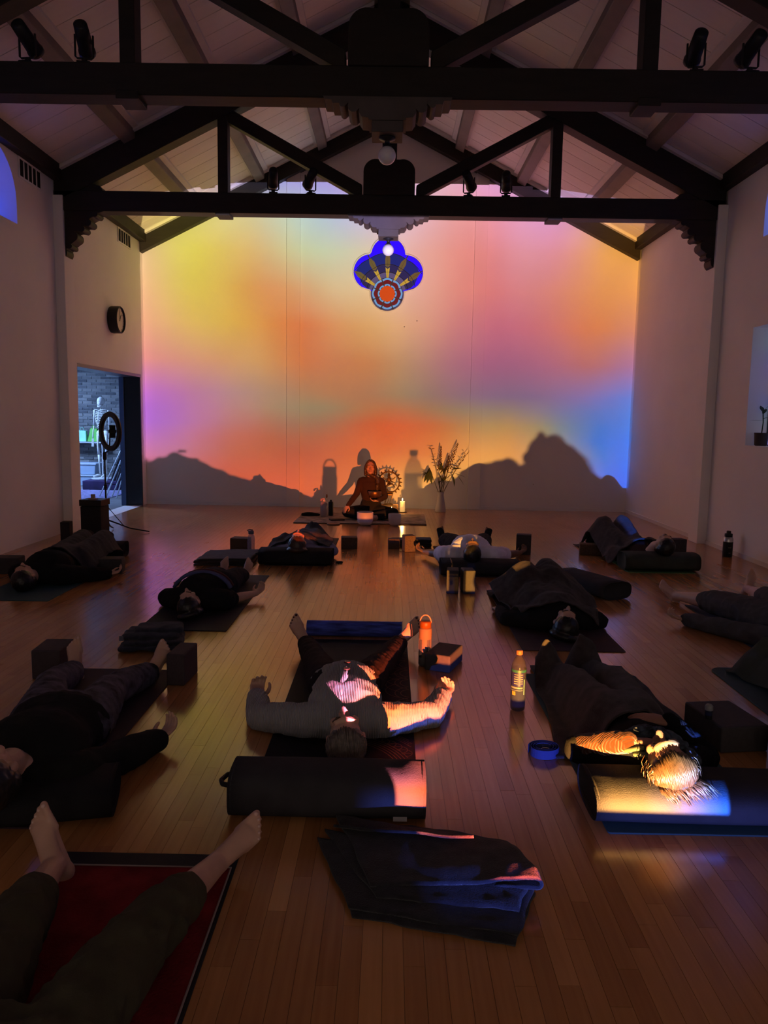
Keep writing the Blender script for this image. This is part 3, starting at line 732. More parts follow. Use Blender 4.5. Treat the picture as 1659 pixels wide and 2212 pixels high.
# store room lamp (unseen panel added to stand in for bluish daylight)
t = thing('store_fill_panel', 'unseen bluish panel added to light the store room', 'lamp', (-7.45, 13.9, 2.70), 0)
MB().box((-0.62, -0.32, 0.0), (0.62, 0.32, 0.05)).build('housing', 'store_wall', t)
al = bpy.data.lights.new('store_light', 'AREA'); al.shape = 'RECTANGLE'; al.size = 1.2; al.size_y = 0.6; al.energy = 330.0; al.color = (0.30, 0.50, 1.0)
ao_ = bpy.data.objects.new('store_light', al); COL.objects.link(ao_); ao_.parent = t; ao_.location = (0, 0, -0.01)

# skeleton model on a stand
bone = mat('bone_plastic', (0.62, 0.62, 0.58), 0.5, vary=0.1)
S = thing('anatomy_skeleton', 'standing anatomical skeleton model before the brick wall', 'skeleton', (-5.72, 15.2, 0.0), R2(-20))
zb = 0.22
MB().lathe([(0.22, zb-0.04), (0.22, zb-0.02), (0.03, zb), (0.012, zb+0.02), (0.012, zb+0.90)], 16).build('stand', mat('white_steel', (0.6, 0.6, 0.62), 0.3), S)
MB().ball((0, 0.0, zb+1.50), (0.068, 0.088, 0.085), 16, 12).ball((0, -0.05, zb+1.455), (0.048, 0.04, 0.05), 12, 8).build('skull', bone, S, smooth=True)
MB().tube([(-0.045, 0.0, zb+1.43), (-0.035, -0.06, zb+1.40), (0, -0.085, zb+1.385), (0.035, -0.06, zb+1.40), (0.045, 0.0, zb+1.43)], 0.013, 6).build('jaw', bone, S, smooth=True)
sp_ = MB()
for k in range(24):
    sp_.ball((0, 0.02+0.025*math.sin(k/24*6.0), zb+0.90+0.0225*k), (0.018, 0.018, 0.010), 8, 6)
sp_.tube([(0, 0.02+0.025*math.sin(k/24*6.0), zb+0.89+0.0225*k) for k in range(25)], 0.009, 6); sp_.build('spine', bone, S, smooth=True)
for k in range(10):
    for s in (-1, 1):
        z = zb+1.33-0.032*k; w = 0.075+0.055*math.sin(math.pi*min(1, (k+1.5)/10))
        pts = [(s*w*math.sin(a)*1.0, 0.05-0.075-0.085*math.cos(math.pi-a)+0.02, z-0.055*(a/math.pi)) for a in [math.pi*j/8 for j in range(9)]]
        MB().tube(pts, 0.0062, 5).build('rib', bone, S, smooth=True)
MB().tube([(0, -0.085, zb+1.30), (0, -0.095, zb+1.12)], 0.014, 6).build('sternum', bone, S)
for s in (-1, 1):
    MB().tube([(0, -0.075, zb+1.315), (s*0.08, -0.06, zb+1.335), (s*0.165, -0.01, zb+1.335)], 0.009, 6).build('collarbone', bone, S, smooth=True)
    MB().tube([(s*0.165, 0.0, zb+1.32), (s*0.185, 0.0, zb+1.16), (s*0.19, 0.0, zb+1.02)], [0.022, 0.011, 0.018], 8).build('upper_arm_bone', bone, S, smooth=True)
    MB().tube([(s*0.19, 0.0, zb+1.01), (s*0.20, -0.02, zb+0.88), (s*0.20, -0.03, zb+0.77)], [0.016, 0.010, 0.013], 8).build('forearm_bone', bone, S, smooth=True)
    h = MB()
    for q_ in range(4): h.tube([(s*0.20+(q_-1.5)*0.012, -0.03, zb+0.76), (s*0.20+(q_-1.5)*0.017, -0.04, zb+0.60)], 0.0055, 5)
    h.build('hand_bones', bone, S)
    MB().ball((s*0.075, 0.01, zb+0.86), (0.065, 0.03, 0.07), 12, 8).build('hip_bone', bone, S, smooth=True)
    MB().tube([(s*0.10, 0.0, zb+0.83), (s*0.11, 0.0, zb+0.62), (s*0.085, 0.0, zb+0.45)], [0.026, 0.015, 0.028], 8).build('thigh_bone', bone, S, smooth=True)
    MB().tube([(s*0.085, 0.0, zb+0.44), (s*0.08, 0.0, zb+0.24), (s*0.08, 0.01, zb+0.06)], [0.026, 0.013, 0.018], 8).build('shin_bone', bone, S, smooth=True)
    MB().tube([(s*0.08, 0.03, zb+0.03), (s*0.085, -0.06, zb+0.035), (s*0.095, -0.15, zb+0.012)], [0.022, 0.024, 0.02], 8).build('foot_bones', bone, S, smooth=True)
tag(MB().box((-0.34, -0.30, 0), (0.34, 0.30, 0.175)).build('cloth_chest', mat('purple_cloth_trunk', (0.028, 0.015, 0.06), 0.8, vary=0.4), bevel=0.01, loc=(-5.62, 15.05, 0)), 'dark purple cloth-covered chest under the skeleton', 'chest')
# shelf with bags, tubs, folded easels
sh = thing('wall_shelf', 'white wall shelf on the brick carrying shopping bags', 'shelf', (-6.35, BY-0.18, 0.86), 0)
MB().box((-0.45, -0.16, 0), (0.30, 0.16, 0.025)).build('board', 'store_wall', sh, bevel=0.003)
for x in (-0.3, 0.15): MB().prism([(-0.12, 0.0), (0.16, 0.0), (0.16, -0.14)], 'x', x, x+0.02).build('bracket', 'store_wall', sh)
def bag(x, w, h, m, label, tilt):
    o = MB().add([(-w/2, -0.08, 0), (w/2, -0.08, 0), (w/2, 0.08, 0), (-w/2, 0.08, 0), (-w*0.36+tilt, -0.02, h), (w*0.30+tilt, -0.03, h*0.93), (w*0.30+tilt, 0.03, h*0.95), (-w*0.36+tilt, 0.02, h)],
        [(0,3,2,1),(0,1,5,4),(1,2,6,5),(2,3,7,6),(3,0,4,7),(4,5,6,7)])
    t = thing('shopping_bag', label, 'bag', (x, BY-0.18, 0.886), 0)
    o.build('bag_body', m, t, bevel=0.012)
    MB().tube([(-w*0.18+tilt, -0.025, h*0.9), (-w*0.12+tilt, -0.03, h+0.05), (w*0.08+tilt, -0.03, h+0.05), (w*0.14+tilt, -0.025, h*0.88)], 0.006, 5).build('handle', m, t)
bag(-6.52, 0.26, 0.24, mat('mint_bag', (0.25, 0.62, 0.45), 0.5, vary=0.2), 'pale mint shopping bag on the store room shelf', 0.03)
bag(-6.26, 0.22, 0.29, mat('green_bag', (0.10, 0.42, 0.04), 0.5, vary=0.25), 'bright green shopping bag on the store room shelf', 0.02)
bag(-6.80, 0.24, 0.10, mat('navy_bag', (0.01, 0.014, 0.05), 0.6), 'low navy bag at the left end of the shelf', 0.0)
def tub(x, y, z, w, h, label):
    t = thing('storage_tub', label, 'tub', (x, y, z), 0)
    MB().add([(-w*0.44, -0.2, 0), (w*0.44, -0.2, 0), (w*0.44, 0.2, 0), (-w*0.44, 0.2, 0), (-w/2, -0.23, h), (w/2, -0.23, h), (w/2, 0.23, h), (-w/2, 0.23, h)], [(0,3,2,1),(0,1,5,4),(1,2,6,5),(2,3,7,6),(3,0,4,7),(4,5,6,7)]).build('tub_body', mat('clear_tub', (0.32, 0.40, 0.50), 0.3), t, bevel=0.01)
    MB().box((-w/2-0.015, -0.245, h), (w/2+0.015, 0.245, h+0.03)).build('lid', mat('blue_lid', (0.40, 0.46, 0.55), 0.4), t, bevel=0.006)
tub(-6.25, 15.75, 0.0, 0.55, 0.20, 'lower translucent storage tub beside the skeleton'); tub(-6.25, 15.75, 0.235, 0.52, 0.20, 'upper translucent storage tub beside the skeleton')
rug = MB()
tag(MB().prism(rrect0(1.9, 2.2), 'z', 0, 0.012).build('patterned_rug', mat('rug_weave', (0.16, 0.14, 0.26), 0.95, vary=0.9, vscale=14, stretch=(1, 3, 1)), loc=(-5.85, 13.55, 0.0)), 'blue violet woven rug on the store room floor', 'rug')
for k, (x, dx, y) in enumerate(((-4.95, 0.40, 13.6), (-4.80, 0.34, 13.45), (-4.62, 0.22, 13.35))):
    t = thing('folded_easel', 'folded metal easel leaning by the door, %s' % ('leftmost', 'middle', 'rightmost')[k], 'easel', (x, y, 0.0), 0, 'folded easels leaning in the store room')
    for a in (-0.05, 0.05):
        MB().tube([(a-dx*0.35, -0.14, 0.012), (a+dx*0.6, 0.10, 0.95)], 0.011, 6).build('leg', mat('steel_%d%d' % (k, a > 0), (0.35, 0.37, 0.42), 0.25, metal=0.8), t)
    for u in (0.25, 0.6):
        MB().tube([(-0.05-dx*0.35+dx*0.95*u, -0.14+0.24*u, 0.95*u), (0.05-dx*0.35+dx*0.95*u, -0.14+0.24*u, 0.95*u)], 0.008, 6).build('cross_bar', 'black', t)
    MB().prism([(-dx*0.10, 0.28), (0.06-dx*0.02, 0.28), (0.06+dx*0.55, 0.90), (dx*0.50, 0.90)], 'y', 0.0, 0.012).build('tray_panel', mat('grey_panel_%d' % k, (0.07, 0.07, 0.085), 0.5), t)

# ---- things by the left pilaster
t = thing('ring_light', 'black ring light on a tripod holding a phone, by the doorway', 'ring light', (-3.50, 9.37, 0.0), 0)
MB().tube([(0, 0, 0.10), (0, 0, 0.96)], 0.011, 8).build('pole', 'black', t)
MB().lathe([(0.02, 0.55), (0.02, 0.60)], 10).build('lock_collar', 'black', t)
MB().lathe([(0.018, 0.90), (0.024, 0.92), (0.024, 0.98), (0.016, 1.0)], 10).build('ball_head', 'black', t)
for k, (a, L_) in enumerate(((5, 0.52), (95, 0.30), (182, 0.30))):
    c_, s_ = math.cos(R2(a)), math.sin(R2(a))
    l = MB().tube([(0.01*c_, 0.01*s_, 0.16), (L_*0.55*c_, L_*0.55*s_, 0.055), (L_*c_, L_*s_, 0.014)], [0.010, 0.009, 0.008], 6).build('leg', 'black', t)
    MB().tube([(L_*0.40*c_, L_*0.40*s_, 0.085), (0.012*c_, 0.012*s_, 0.33)], 0.005, 5).build('strut', 'black', l)
rg = MB(); cz_ = 1.25
yaw = R2(-40)
def ringpt(r, a, off): return (0.075+r*math.cos(a)*math.cos(yaw)+off*math.sin(yaw), r*math.cos(a)*math.sin(yaw)-off*math.cos(yaw), cz_+r*math.sin(a))
n = 36; prof = [(0.235, -0.02), (0.245, 0.0), (0.235, 0.02), (0.185, 0.02), (0.175, 0.0), (0.185, -0.02)]; m_ = len(prof)
rg.add([ringpt(r, 2*math.pi*k/n, o_) for k in range(n) for r, o_ in prof], [(k*m_+j, k*m_+(j+1) % m_, ((k+1) % n)*m_+(j+1) % m_, ((k+1) % n)*m_+j) for k in range(n) for j in range(m_)])
rg.build('ring', 'black', t, smooth=False)
MB().tube([(0, 0, 0.98), (0.05, 0.02, 1.02), ringpt(0.0, 0, 0.0)], 0.010, 6).build('gooseneck', 'black', t)
ph = MB().box((-0.038, -0.006, -0.078), (0.038, 0.006, 0.078)).build('phone', mat('phone_glass', (0.012, 0.012, 0.015), 0.15), t, bevel=0.005); ph.location = ringpt(0, 0, -0.03); ph.rotation_euler = (0, 0, R2(30))
MB().box((-0.045, -0.010, -0.02), (0.045, 0.012, 0.02)).build('phone_clamp', 'black', ph)
t = thing('speaker_cabinet', 'black box speaker on the floor under the ring light', 'speaker', (-3.555, 9.14, 0.0), R2(-3))
MB().box((-0.125, -0.11, 0), (0.125, 0.13, 0.36)).build('lower_box', 'blackmatte', t, bevel=0.006)
MB().box((-0.135, -0.12, 0.365), (0.135, 0.14, 0.44)).build('upper_box', 'black', t, bevel=0.006)
o = MB().box((-0.05, -0.03, 0), (0.05, 0.03, 0.012)).box((-0.02, -0.02, 0.012), (0.02, 0.02, 0.06)).build('tissue_pack', mat('beige_pack', (0.30, 0.25, 0.22), 0.7), loc=(-3.56, 9.12, 0.441)); tag(o, 'small beige pack on top of the box speaker', 'pack')
t = thing('small_speaker', 'small black upright speaker beside the left pilaster', 'speaker', (-3.68, 8.62, 0.0), R2(6))
MB().box((-0.052, -0.06, 0), (0.052, 0.06, 0.235)).build('cabinet', 'blackmatte', t, bevel=0.006)
MB().box((-0.046, -0.064, 0.01), (0.046, -0.060, 0.225)).build('grille', mat('grille', (0.02, 0.02, 0.022), 0.9, bump=0.4, bscale=500), t)
# ================================================================== PEOPLE: one continuous skinned volume each
def catmull(P, n):
    P = [np.array(p, float) for p in P]
    if len(P) == 2:
        return [P[0]+(P[1]-P[0])*k/n for k in range(n+1)]
    Q = [2*P[0]-P[1]]+P+[2*P[-1]-P[-2]]; out = []
    for i in range(1, len(Q)-2):
        a, b, c, d = Q[i-1:i+3]
        for k in range(n):
            t = k/n
            out.append(0.5*((2*b)+(-a+c)*t+(2*a-5*b+4*c-d)*t*t+(-a+3*b-3*c+d)*t**3))
    out.append(P[-1]); return out
class Vol:
    """closed solids that are fused by a voxel remesh"""
    def __init__(s): s.b = MB()
    def limb(s, pts, rad, n=12, sub=4, up=(0, 0, 1), grow=0.0):
        rad = [(r, r) if isinstance(r, (int, float)) else r for r in rad]
        P = catmull(pts, sub); Rr = catmull([np.array(r, float) for r in rad], sub)
        Rr = [np.maximum(r, 0.003)+grow for r in Rr]
        T = []
        for i in range(len(P)):
            t = P[min(i+1, len(P)-1)]-P[max(i-1, 0)]; T.append(t/(np.linalg.norm(t)+1e-9))
        rings = []
        def ring(p, t, ra, rb, off, sc):
            u = np.array(up, float); a = np.cross(t, u)
            if np.linalg.norm(a) < 0.15: a = np.cross(t, np.array((0, 1, 0.01)))
            a /= np.linalg.norm(a); b = np.cross(a, t)
            c = p+t*off
            return [c+sc*(ra*math.cos(2*math.pi*k/n)*a+rb*math.sin(2*math.pi*k/n)*b) for k in range(n)]
        r0 = min(Rr[0]); r1 = min(Rr[-1])
        for a in (80, 55, 28): rings.append(ring(P[0], T[0], Rr[0][0], Rr[0][1], -r0*math.sin(math.radians(a)), math.cos(math.radians(a))))
        for p, t, r in zip(P, T, Rr): rings.append(ring(p, t, r[0], r[1], 0, 1))
        for a in (28, 55, 80): rings.append(ring(P[-1], T[-1], Rr[-1][0], Rr[-1][1], r1*math.sin(math.radians(a)), math.cos(math.radians(a))))
        m = len(rings); vs = [v for r in rings for v in r]
        fs = [(i*n+k, i*n+(k+1) % n, (i+1)*n+(k+1) % n, (i+1)*n+k) for i in range(m-1) for k in range(n)]
        fs += [tuple(range(n-1, -1, -1)), tuple((m-1)*n+k for k in range(n))]
        s.b.add(vs, fs); return s
    def ball(s, c, r, R=None): s.b.ball(c, r, 16, 10, R); return s
    def fuse(s, name, m, voxel, parent=None, smooth=3, origin=(0, 0, 0), wrinkle=0.0, wscale=9.0, ratio=1.0, seed=0.0, wdir=None):
        me = bpy.data.meshes.new(name); me.from_pydata([tuple(v) for v in s.b.v], [], s.b.f)
        bm = bmesh.new(); bm.from_mesh(me); bmesh.ops.recalc_face_normals(bm, faces=bm.faces); bm.to_mesh(me); bm.free()
        tmp = bpy.data.objects.new('tmp', me); COL.objects.link(tmp)
        r = tmp.modifiers.new('r', 'REMESH'); r.mode = 'VOXEL'; r.voxel_size = voxel; r.adaptivity = 0.0
        if smooth:
            q = tmp.modifiers.new('s', 'SMOOTH'); q.factor = 0.5; q.iterations = smooth
        if ratio < 1.0:
            q = tmp.modifiers.new('d', 'DECIMATE'); q.ratio = ratio
        dg = bpy.context.evaluated_depsgraph_get(); ev = tmp.evaluated_get(dg)
        out = bpy.data.meshes.new_from_object(ev)
        bpy.data.objects.remove(tmp); bpy.data.meshes.remove(me)
        out.name = name
        nv = len(out.vertices); co = np.empty(nv*3, 'f'); out.vertices.foreach_get('co', co); co = co.reshape(-1, 3)
        if wrinkle:
            no = np.empty(nv*3, 'f'); out.vertex_normals.foreach_get('vector', no); no = no.reshape(-1, 3)
            sx, sy, sz = wdir if wdir else (1, 1, 1)
            d = np.array([1-2*abs(mnoise.noise(Vector((p[0]*wscale*sx+seed, p[1]*wscale*sy, p[2]*wscale*sz)))) for p in co.tolist()], 'f')
            co = co+no*(d[:, None]*wrinkle)
        co[:, 2] = np.maximum(co[:, 2], s.floor if hasattr(s, 'floor') else 0.0075)
        co = co-np.array(origin, 'f')
        out.vertices.foreach_set('co', co.ravel()); out.update()
        out.materials.clear()
        out.polygons.foreach_set('use_smooth', [True]*len(out.polygons))
        o = new_obj(name, out, m, parent)
        if parent is None: o.location = origin
        return o

def V3(*a): return np.array(a, float)
def unit(v): v = np.array(v, float); return v/(np.linalg.norm(v)+1e-9)

def add_hand(v, wrist, fdir, palm, s=1.0, curl=0.5, thumb=1.0, grow=0.0):
    """palm plate and five fingers; palm is the direction the palm faces, thumb = +1/-1 side"""
    f = unit(fdir); n = unit(np.array(palm)-f*np.dot(palm, f)); a = np.cross(f, n)*thumb
    k = s*1.0
    v.limb([wrist-f*0.02, wrist+f*0.035*k, wrist+f*0.085*k], [(0.027*k, 0.020*k), (0.038*k, 0.016*k), (0.040*k, 0.013*k)], 12, 3, up=n)
    for i, (off, ln) in enumerate(((0.029, 0.066), (0.010, 0.075), (-0.010, 0.070), (-0.028, 0.055))):
        p = wrist+f*0.088*k+a*off*k; pts = [p-f*0.02*k, p]; d = f.copy(); ang = 0
        for seg in (0.45, 0.32, 0.23):
            ang += curl*(0.75+0.12*i); d = f*math.cos(ang)+n*math.sin(ang)+a*off*1.2; d = unit(d)
            pts.append(pts[-1]+d*ln*seg*k*1.05)
        v.limb(pts, [0.0095*k, 0.0095*k, 0.0088*k, 0.0080*k, 0.0068*k], 8, 2)
    p = wrist+f*0.025*k+a*0.026*k
    v.limb([p, p+(f*0.022+a*0.026+n*0.008)*k, p+(f*0.052+a*0.034+n*0.020)*k, p+(f*0.074+a*0.030+n*0.028)*k], [0.013*k, 0.0115*k, 0.0100*k, 0.0078*k], 8, 2)

def add_foot(v, ankle, toe, inner, s=1.0):
    """foot from the ankle; toe = direction from heel to toes, inner = direction of the big toe side"""
    f = unit(toe); a = unit(np.array(inner)-f*np.dot(inner, f)); n = np.cross(a, f)
    # sole faces away from the shin: make n point away from the leg's upper side
    k = s
    return f, a, n, k
def foot(v, ankle, shin, toe, inner, s=1.0):
    """shin: unit vector down the leg, toe: unit vector to the toes, inner: big toe side"""
    sh = unit(shin); f = unit(toe); a = unit(np.array(inner)-f*np.dot(inner, f))
    down = unit(sh-f*np.dot(sh, f))         # towards the sole
    heel = ankle+down*0.045*s-f*0.035*s
    ball = ankle+down*0.055*s+f*0.125*s
    v.limb([ankle-sh*0.03*s, ankle+down*0.012*s], [0.036*s, 0.036*s], 12, 3)
    v.ball(heel, (0.034*s, 0.034*s, 0.034*s))
    v.limb([heel+down*-0.004*s, ankle+down*0.045*s+f*0.05*s, ball], [(0.032*s, 0.030*s), (0.036*s, 0.026*s), (0.043*s, 0.017*s)], 14, 4, up=down)
    v.limb([ankle+f*0.005*s, ankle+down*0.022*s+f*0.06*s, ball-down*0.008*s], [(0.033*s, 0.030*s), (0.033*s, 0.024*s), (0.038*s, 0.014*s)], 14, 4, up=down)
    for i, (off, ln, r) in enumerate(((0.030, 0.056, 0.0135), (0.011, 0.052, 0.0092), (-0.005, 0.046, 0.0086), (-0.020, 0.040, 0.0082), (-0.033, 0.033, 0.0080))):
        p = ball+a*off*s*1.05-f*(0.004+0.006*max(0, i-1))*s
        v.limb([p-f*0.02*s, p+f*ln*0.5*s-down*0.004*s, p+f*ln*s+down*0.002*s], [r*s*1.05, r*s, r*s*0.95], 8, 2)
    return ball, f, a, down

SKIN = mat('skin_light', (0.50, 0.30, 0.22), 0.5, spec=0.4, vary=0.08, vscale=14, bump=0.05, bscale=180)
SKIN2 = mat('skin_brown', (0.17, 0.085, 0.05), 0.5, spec=0.4, vary=0.08, vscale=14, bump=0.05, bscale=180)
MT['lip'] = mat('lips', (0.33, 0.12, 0.10), 0.45)
MT['nail'] = mat('nail', (0.62, 0.42, 0.36), 0.25)
MT['nail_dark'] = mat('nail_dark', (0.05, 0.008, 0.012), 0.2)
MT['brow'] = mat('brow_hair', (0.05, 0.028, 0.016), 0.7)

def head_frame(hc, axis, roll=0.0, lift=0.0):
    """axis: from crown to chin; returns R with columns (lateral, chinward, faceward)"""
    a = unit(axis); z = V3(0, 0, 1); z = unit(z-a*np.dot(z, a))
    if roll:
        l = np.cross(a, z); z = unit(z*math.cos(roll)+l*math.sin(roll))
    l = np.cross(a, z)
    return np.column_stack([l, a, z])
def add_head(v, hc, R, s=1.0):
    M3 = Matrix(R.tolist())
    P = lambda x, y, z: hc+R @ V3(x, y, z)*s
    v.ball(P(0, -0.022, -0.012), (0.076*s, 0.092*s, 0.094*s), M3)       # cranium
    v.ball(P(0, 0.022, 0.010), (0.066*s, 0.088*s, 0.078*s), M3)         # face block
    v.ball(P(0, 0.066, 0.030), (0.050*s, 0.050*s, 0.045*s), M3)         # jaw
    v.ball(P(0, 0.100, 0.056), (0.021*s, 0.017*s, 0.017*s), M3)         # chin
    v.limb([P(-0.034, -0.012, 0.080), P(0, -0.016, 0.090), P(0.034, -0.012, 0.080)], [0.014*s, 0.013*s, 0.014*s], 10, 3)   # brow ridge
    v.limb([P(0, -0.004, 0.090), P(0, 0.022, 0.104), P(0, 0.040, 0.116)], [0.009*s, 0.010*s, 0.0125*s], 10, 3)            # nose
    for e in (-1, 1):
        v.ball(P(e*0.011, 0.042, 0.103), 0.009*s)
        v.ball(P(e*0.032, 0.012, 0.074), (0.016*s, 0.011*s, 0.014*s), M3)     # closed lid
        v.ball(P(e*0.040, 0.034, 0.062), (0.024*s, 0.022*s, 0.022*s), M3)     # cheek
        v.ball(P(e*0.076, 0.016, -0.006), (0.010*s, 0.032*s, 0.019*s), M3)    # ear
    v.limb([P(-0.020, 0.066, 0.086), P(0, 0.064, 0.093), P(0.020, 0.066, 0.086)], [0.0065*s, 0.0085*s, 0.0065*s], 8, 3)
    v.limb([P(-0.018, 0.075, 0.083), P(0, 0.076, 0.090), P(0.018, 0.075, 0.083)], [0.006*s, 0.0085*s, 0.006*s], 8, 3)
def face_marks(parent, hc, R, s, org, brow='brow'):
    P = lambda x, y, z: hc+R @ V3(x, y, z)*s-org
    for e in (-1, 1):
        MB().tube([P(e*0.014, -0.017, 0.101), P(e*0.032, -0.021, 0.096), P(e*0.050, -0.012, 0.080)], [0.003*s, 0.0042*s, 0.002*s], 6).build('eyebrow', brow, parent, smooth=True)
        MB().tube([P(e*0.017, 0.017, 0.083), P(e*0.032, 0.021, 0.0865), P(e*0.047, 0.016, 0.076)], [0.0015*s, 0.0022*s, 0.0012*s], 5).build('eyelashes', brow, parent, smooth=True)
    MB().tube([P(-0.021, 0.069, 0.0895), P(0, 0.069, 0.0995), P(0.021, 0.069, 0.0895)], [0.002*s, 0.005*s, 0.002*s], 6).build('lips', 'lip', parent, smooth=True)

def hair_cap(name, m, parent, hc, R, s, org, voxel=0.006, back=0.0, low=-0.05):
    v = Vol(); M3 = Matrix(R.tolist()); P = lambda x, y, z: hc+R @ V3(x, y, z)*s
    v.ball(P(0, -0.036, -0.022), (0.085*s, 0.092*s, 0.094*s), M3)
    v.ball(P(0, -0.004, -0.045), (0.084*s, 0.098*s, 0.070*s), M3)
    if back: v.ball(P(0, -0.03, -0.075), (0.105*s, 0.115*s, 0.035*s), M3)
    return v.fuse(name, m, voxel, parent, 2, org, wrinkle=0.003, wscale=40)
def locks(name, m, parent, hc, R, s, org, n=90, rad=0.0042, length=1.0, seed=1, spread=1.0, fall=0.10, start=20):
    """strands combed from the hairline over the crown to the back of the head"""
    rn = random.Random(seed); b = MB()
    for i in range(n):
        w = (i+0.5)/n*2-1
        lat = w*1.32+rn.uniform(-0.05, 0.05)               # angle to the side
        a0 = math.radians(start+22*abs(w)+rn.uniform(-4, 7)); a1 = math.radians(175+rn.uniform(-12, 25))
        k = 9; pts = []
        bulge = 1.0+rn.uniform(0.0, 0.045)
        for j in range(k):
            t = j/(k-1); a = a0+(a1-a0)*t*length
            # a = angle from the face direction over the crown
            y = -math.sin(a); z = math.cos(a); c = math.cos(lat*(1-0.15*t)); sx = math.sin(lat*(1-0.15*t))
            q = V3(0.083*sx*bulge*spread, 0.112*y*c*bulge-0.012, 0.102*z*c*bulge-0.014)
            q += V3(rn.uniform(-1, 1), rn.uniform(-1, 1), rn.uniform(-1, 1))*0.0025
            if t > 0.85: q[2] -= fall*0.3*(t-0.85)
            pts.append(tuple(hc+R @ q*s-org))
        b.tube(pts, [rad*s*(0.4+0.9*math.sin(math.pi*min(0.95, 0.15+0.8*j/(k-1)))) for j in range(k)], 5)
    o = b.build(name, m, parent, smooth=True); o['kind'] = 'stuff'; return o

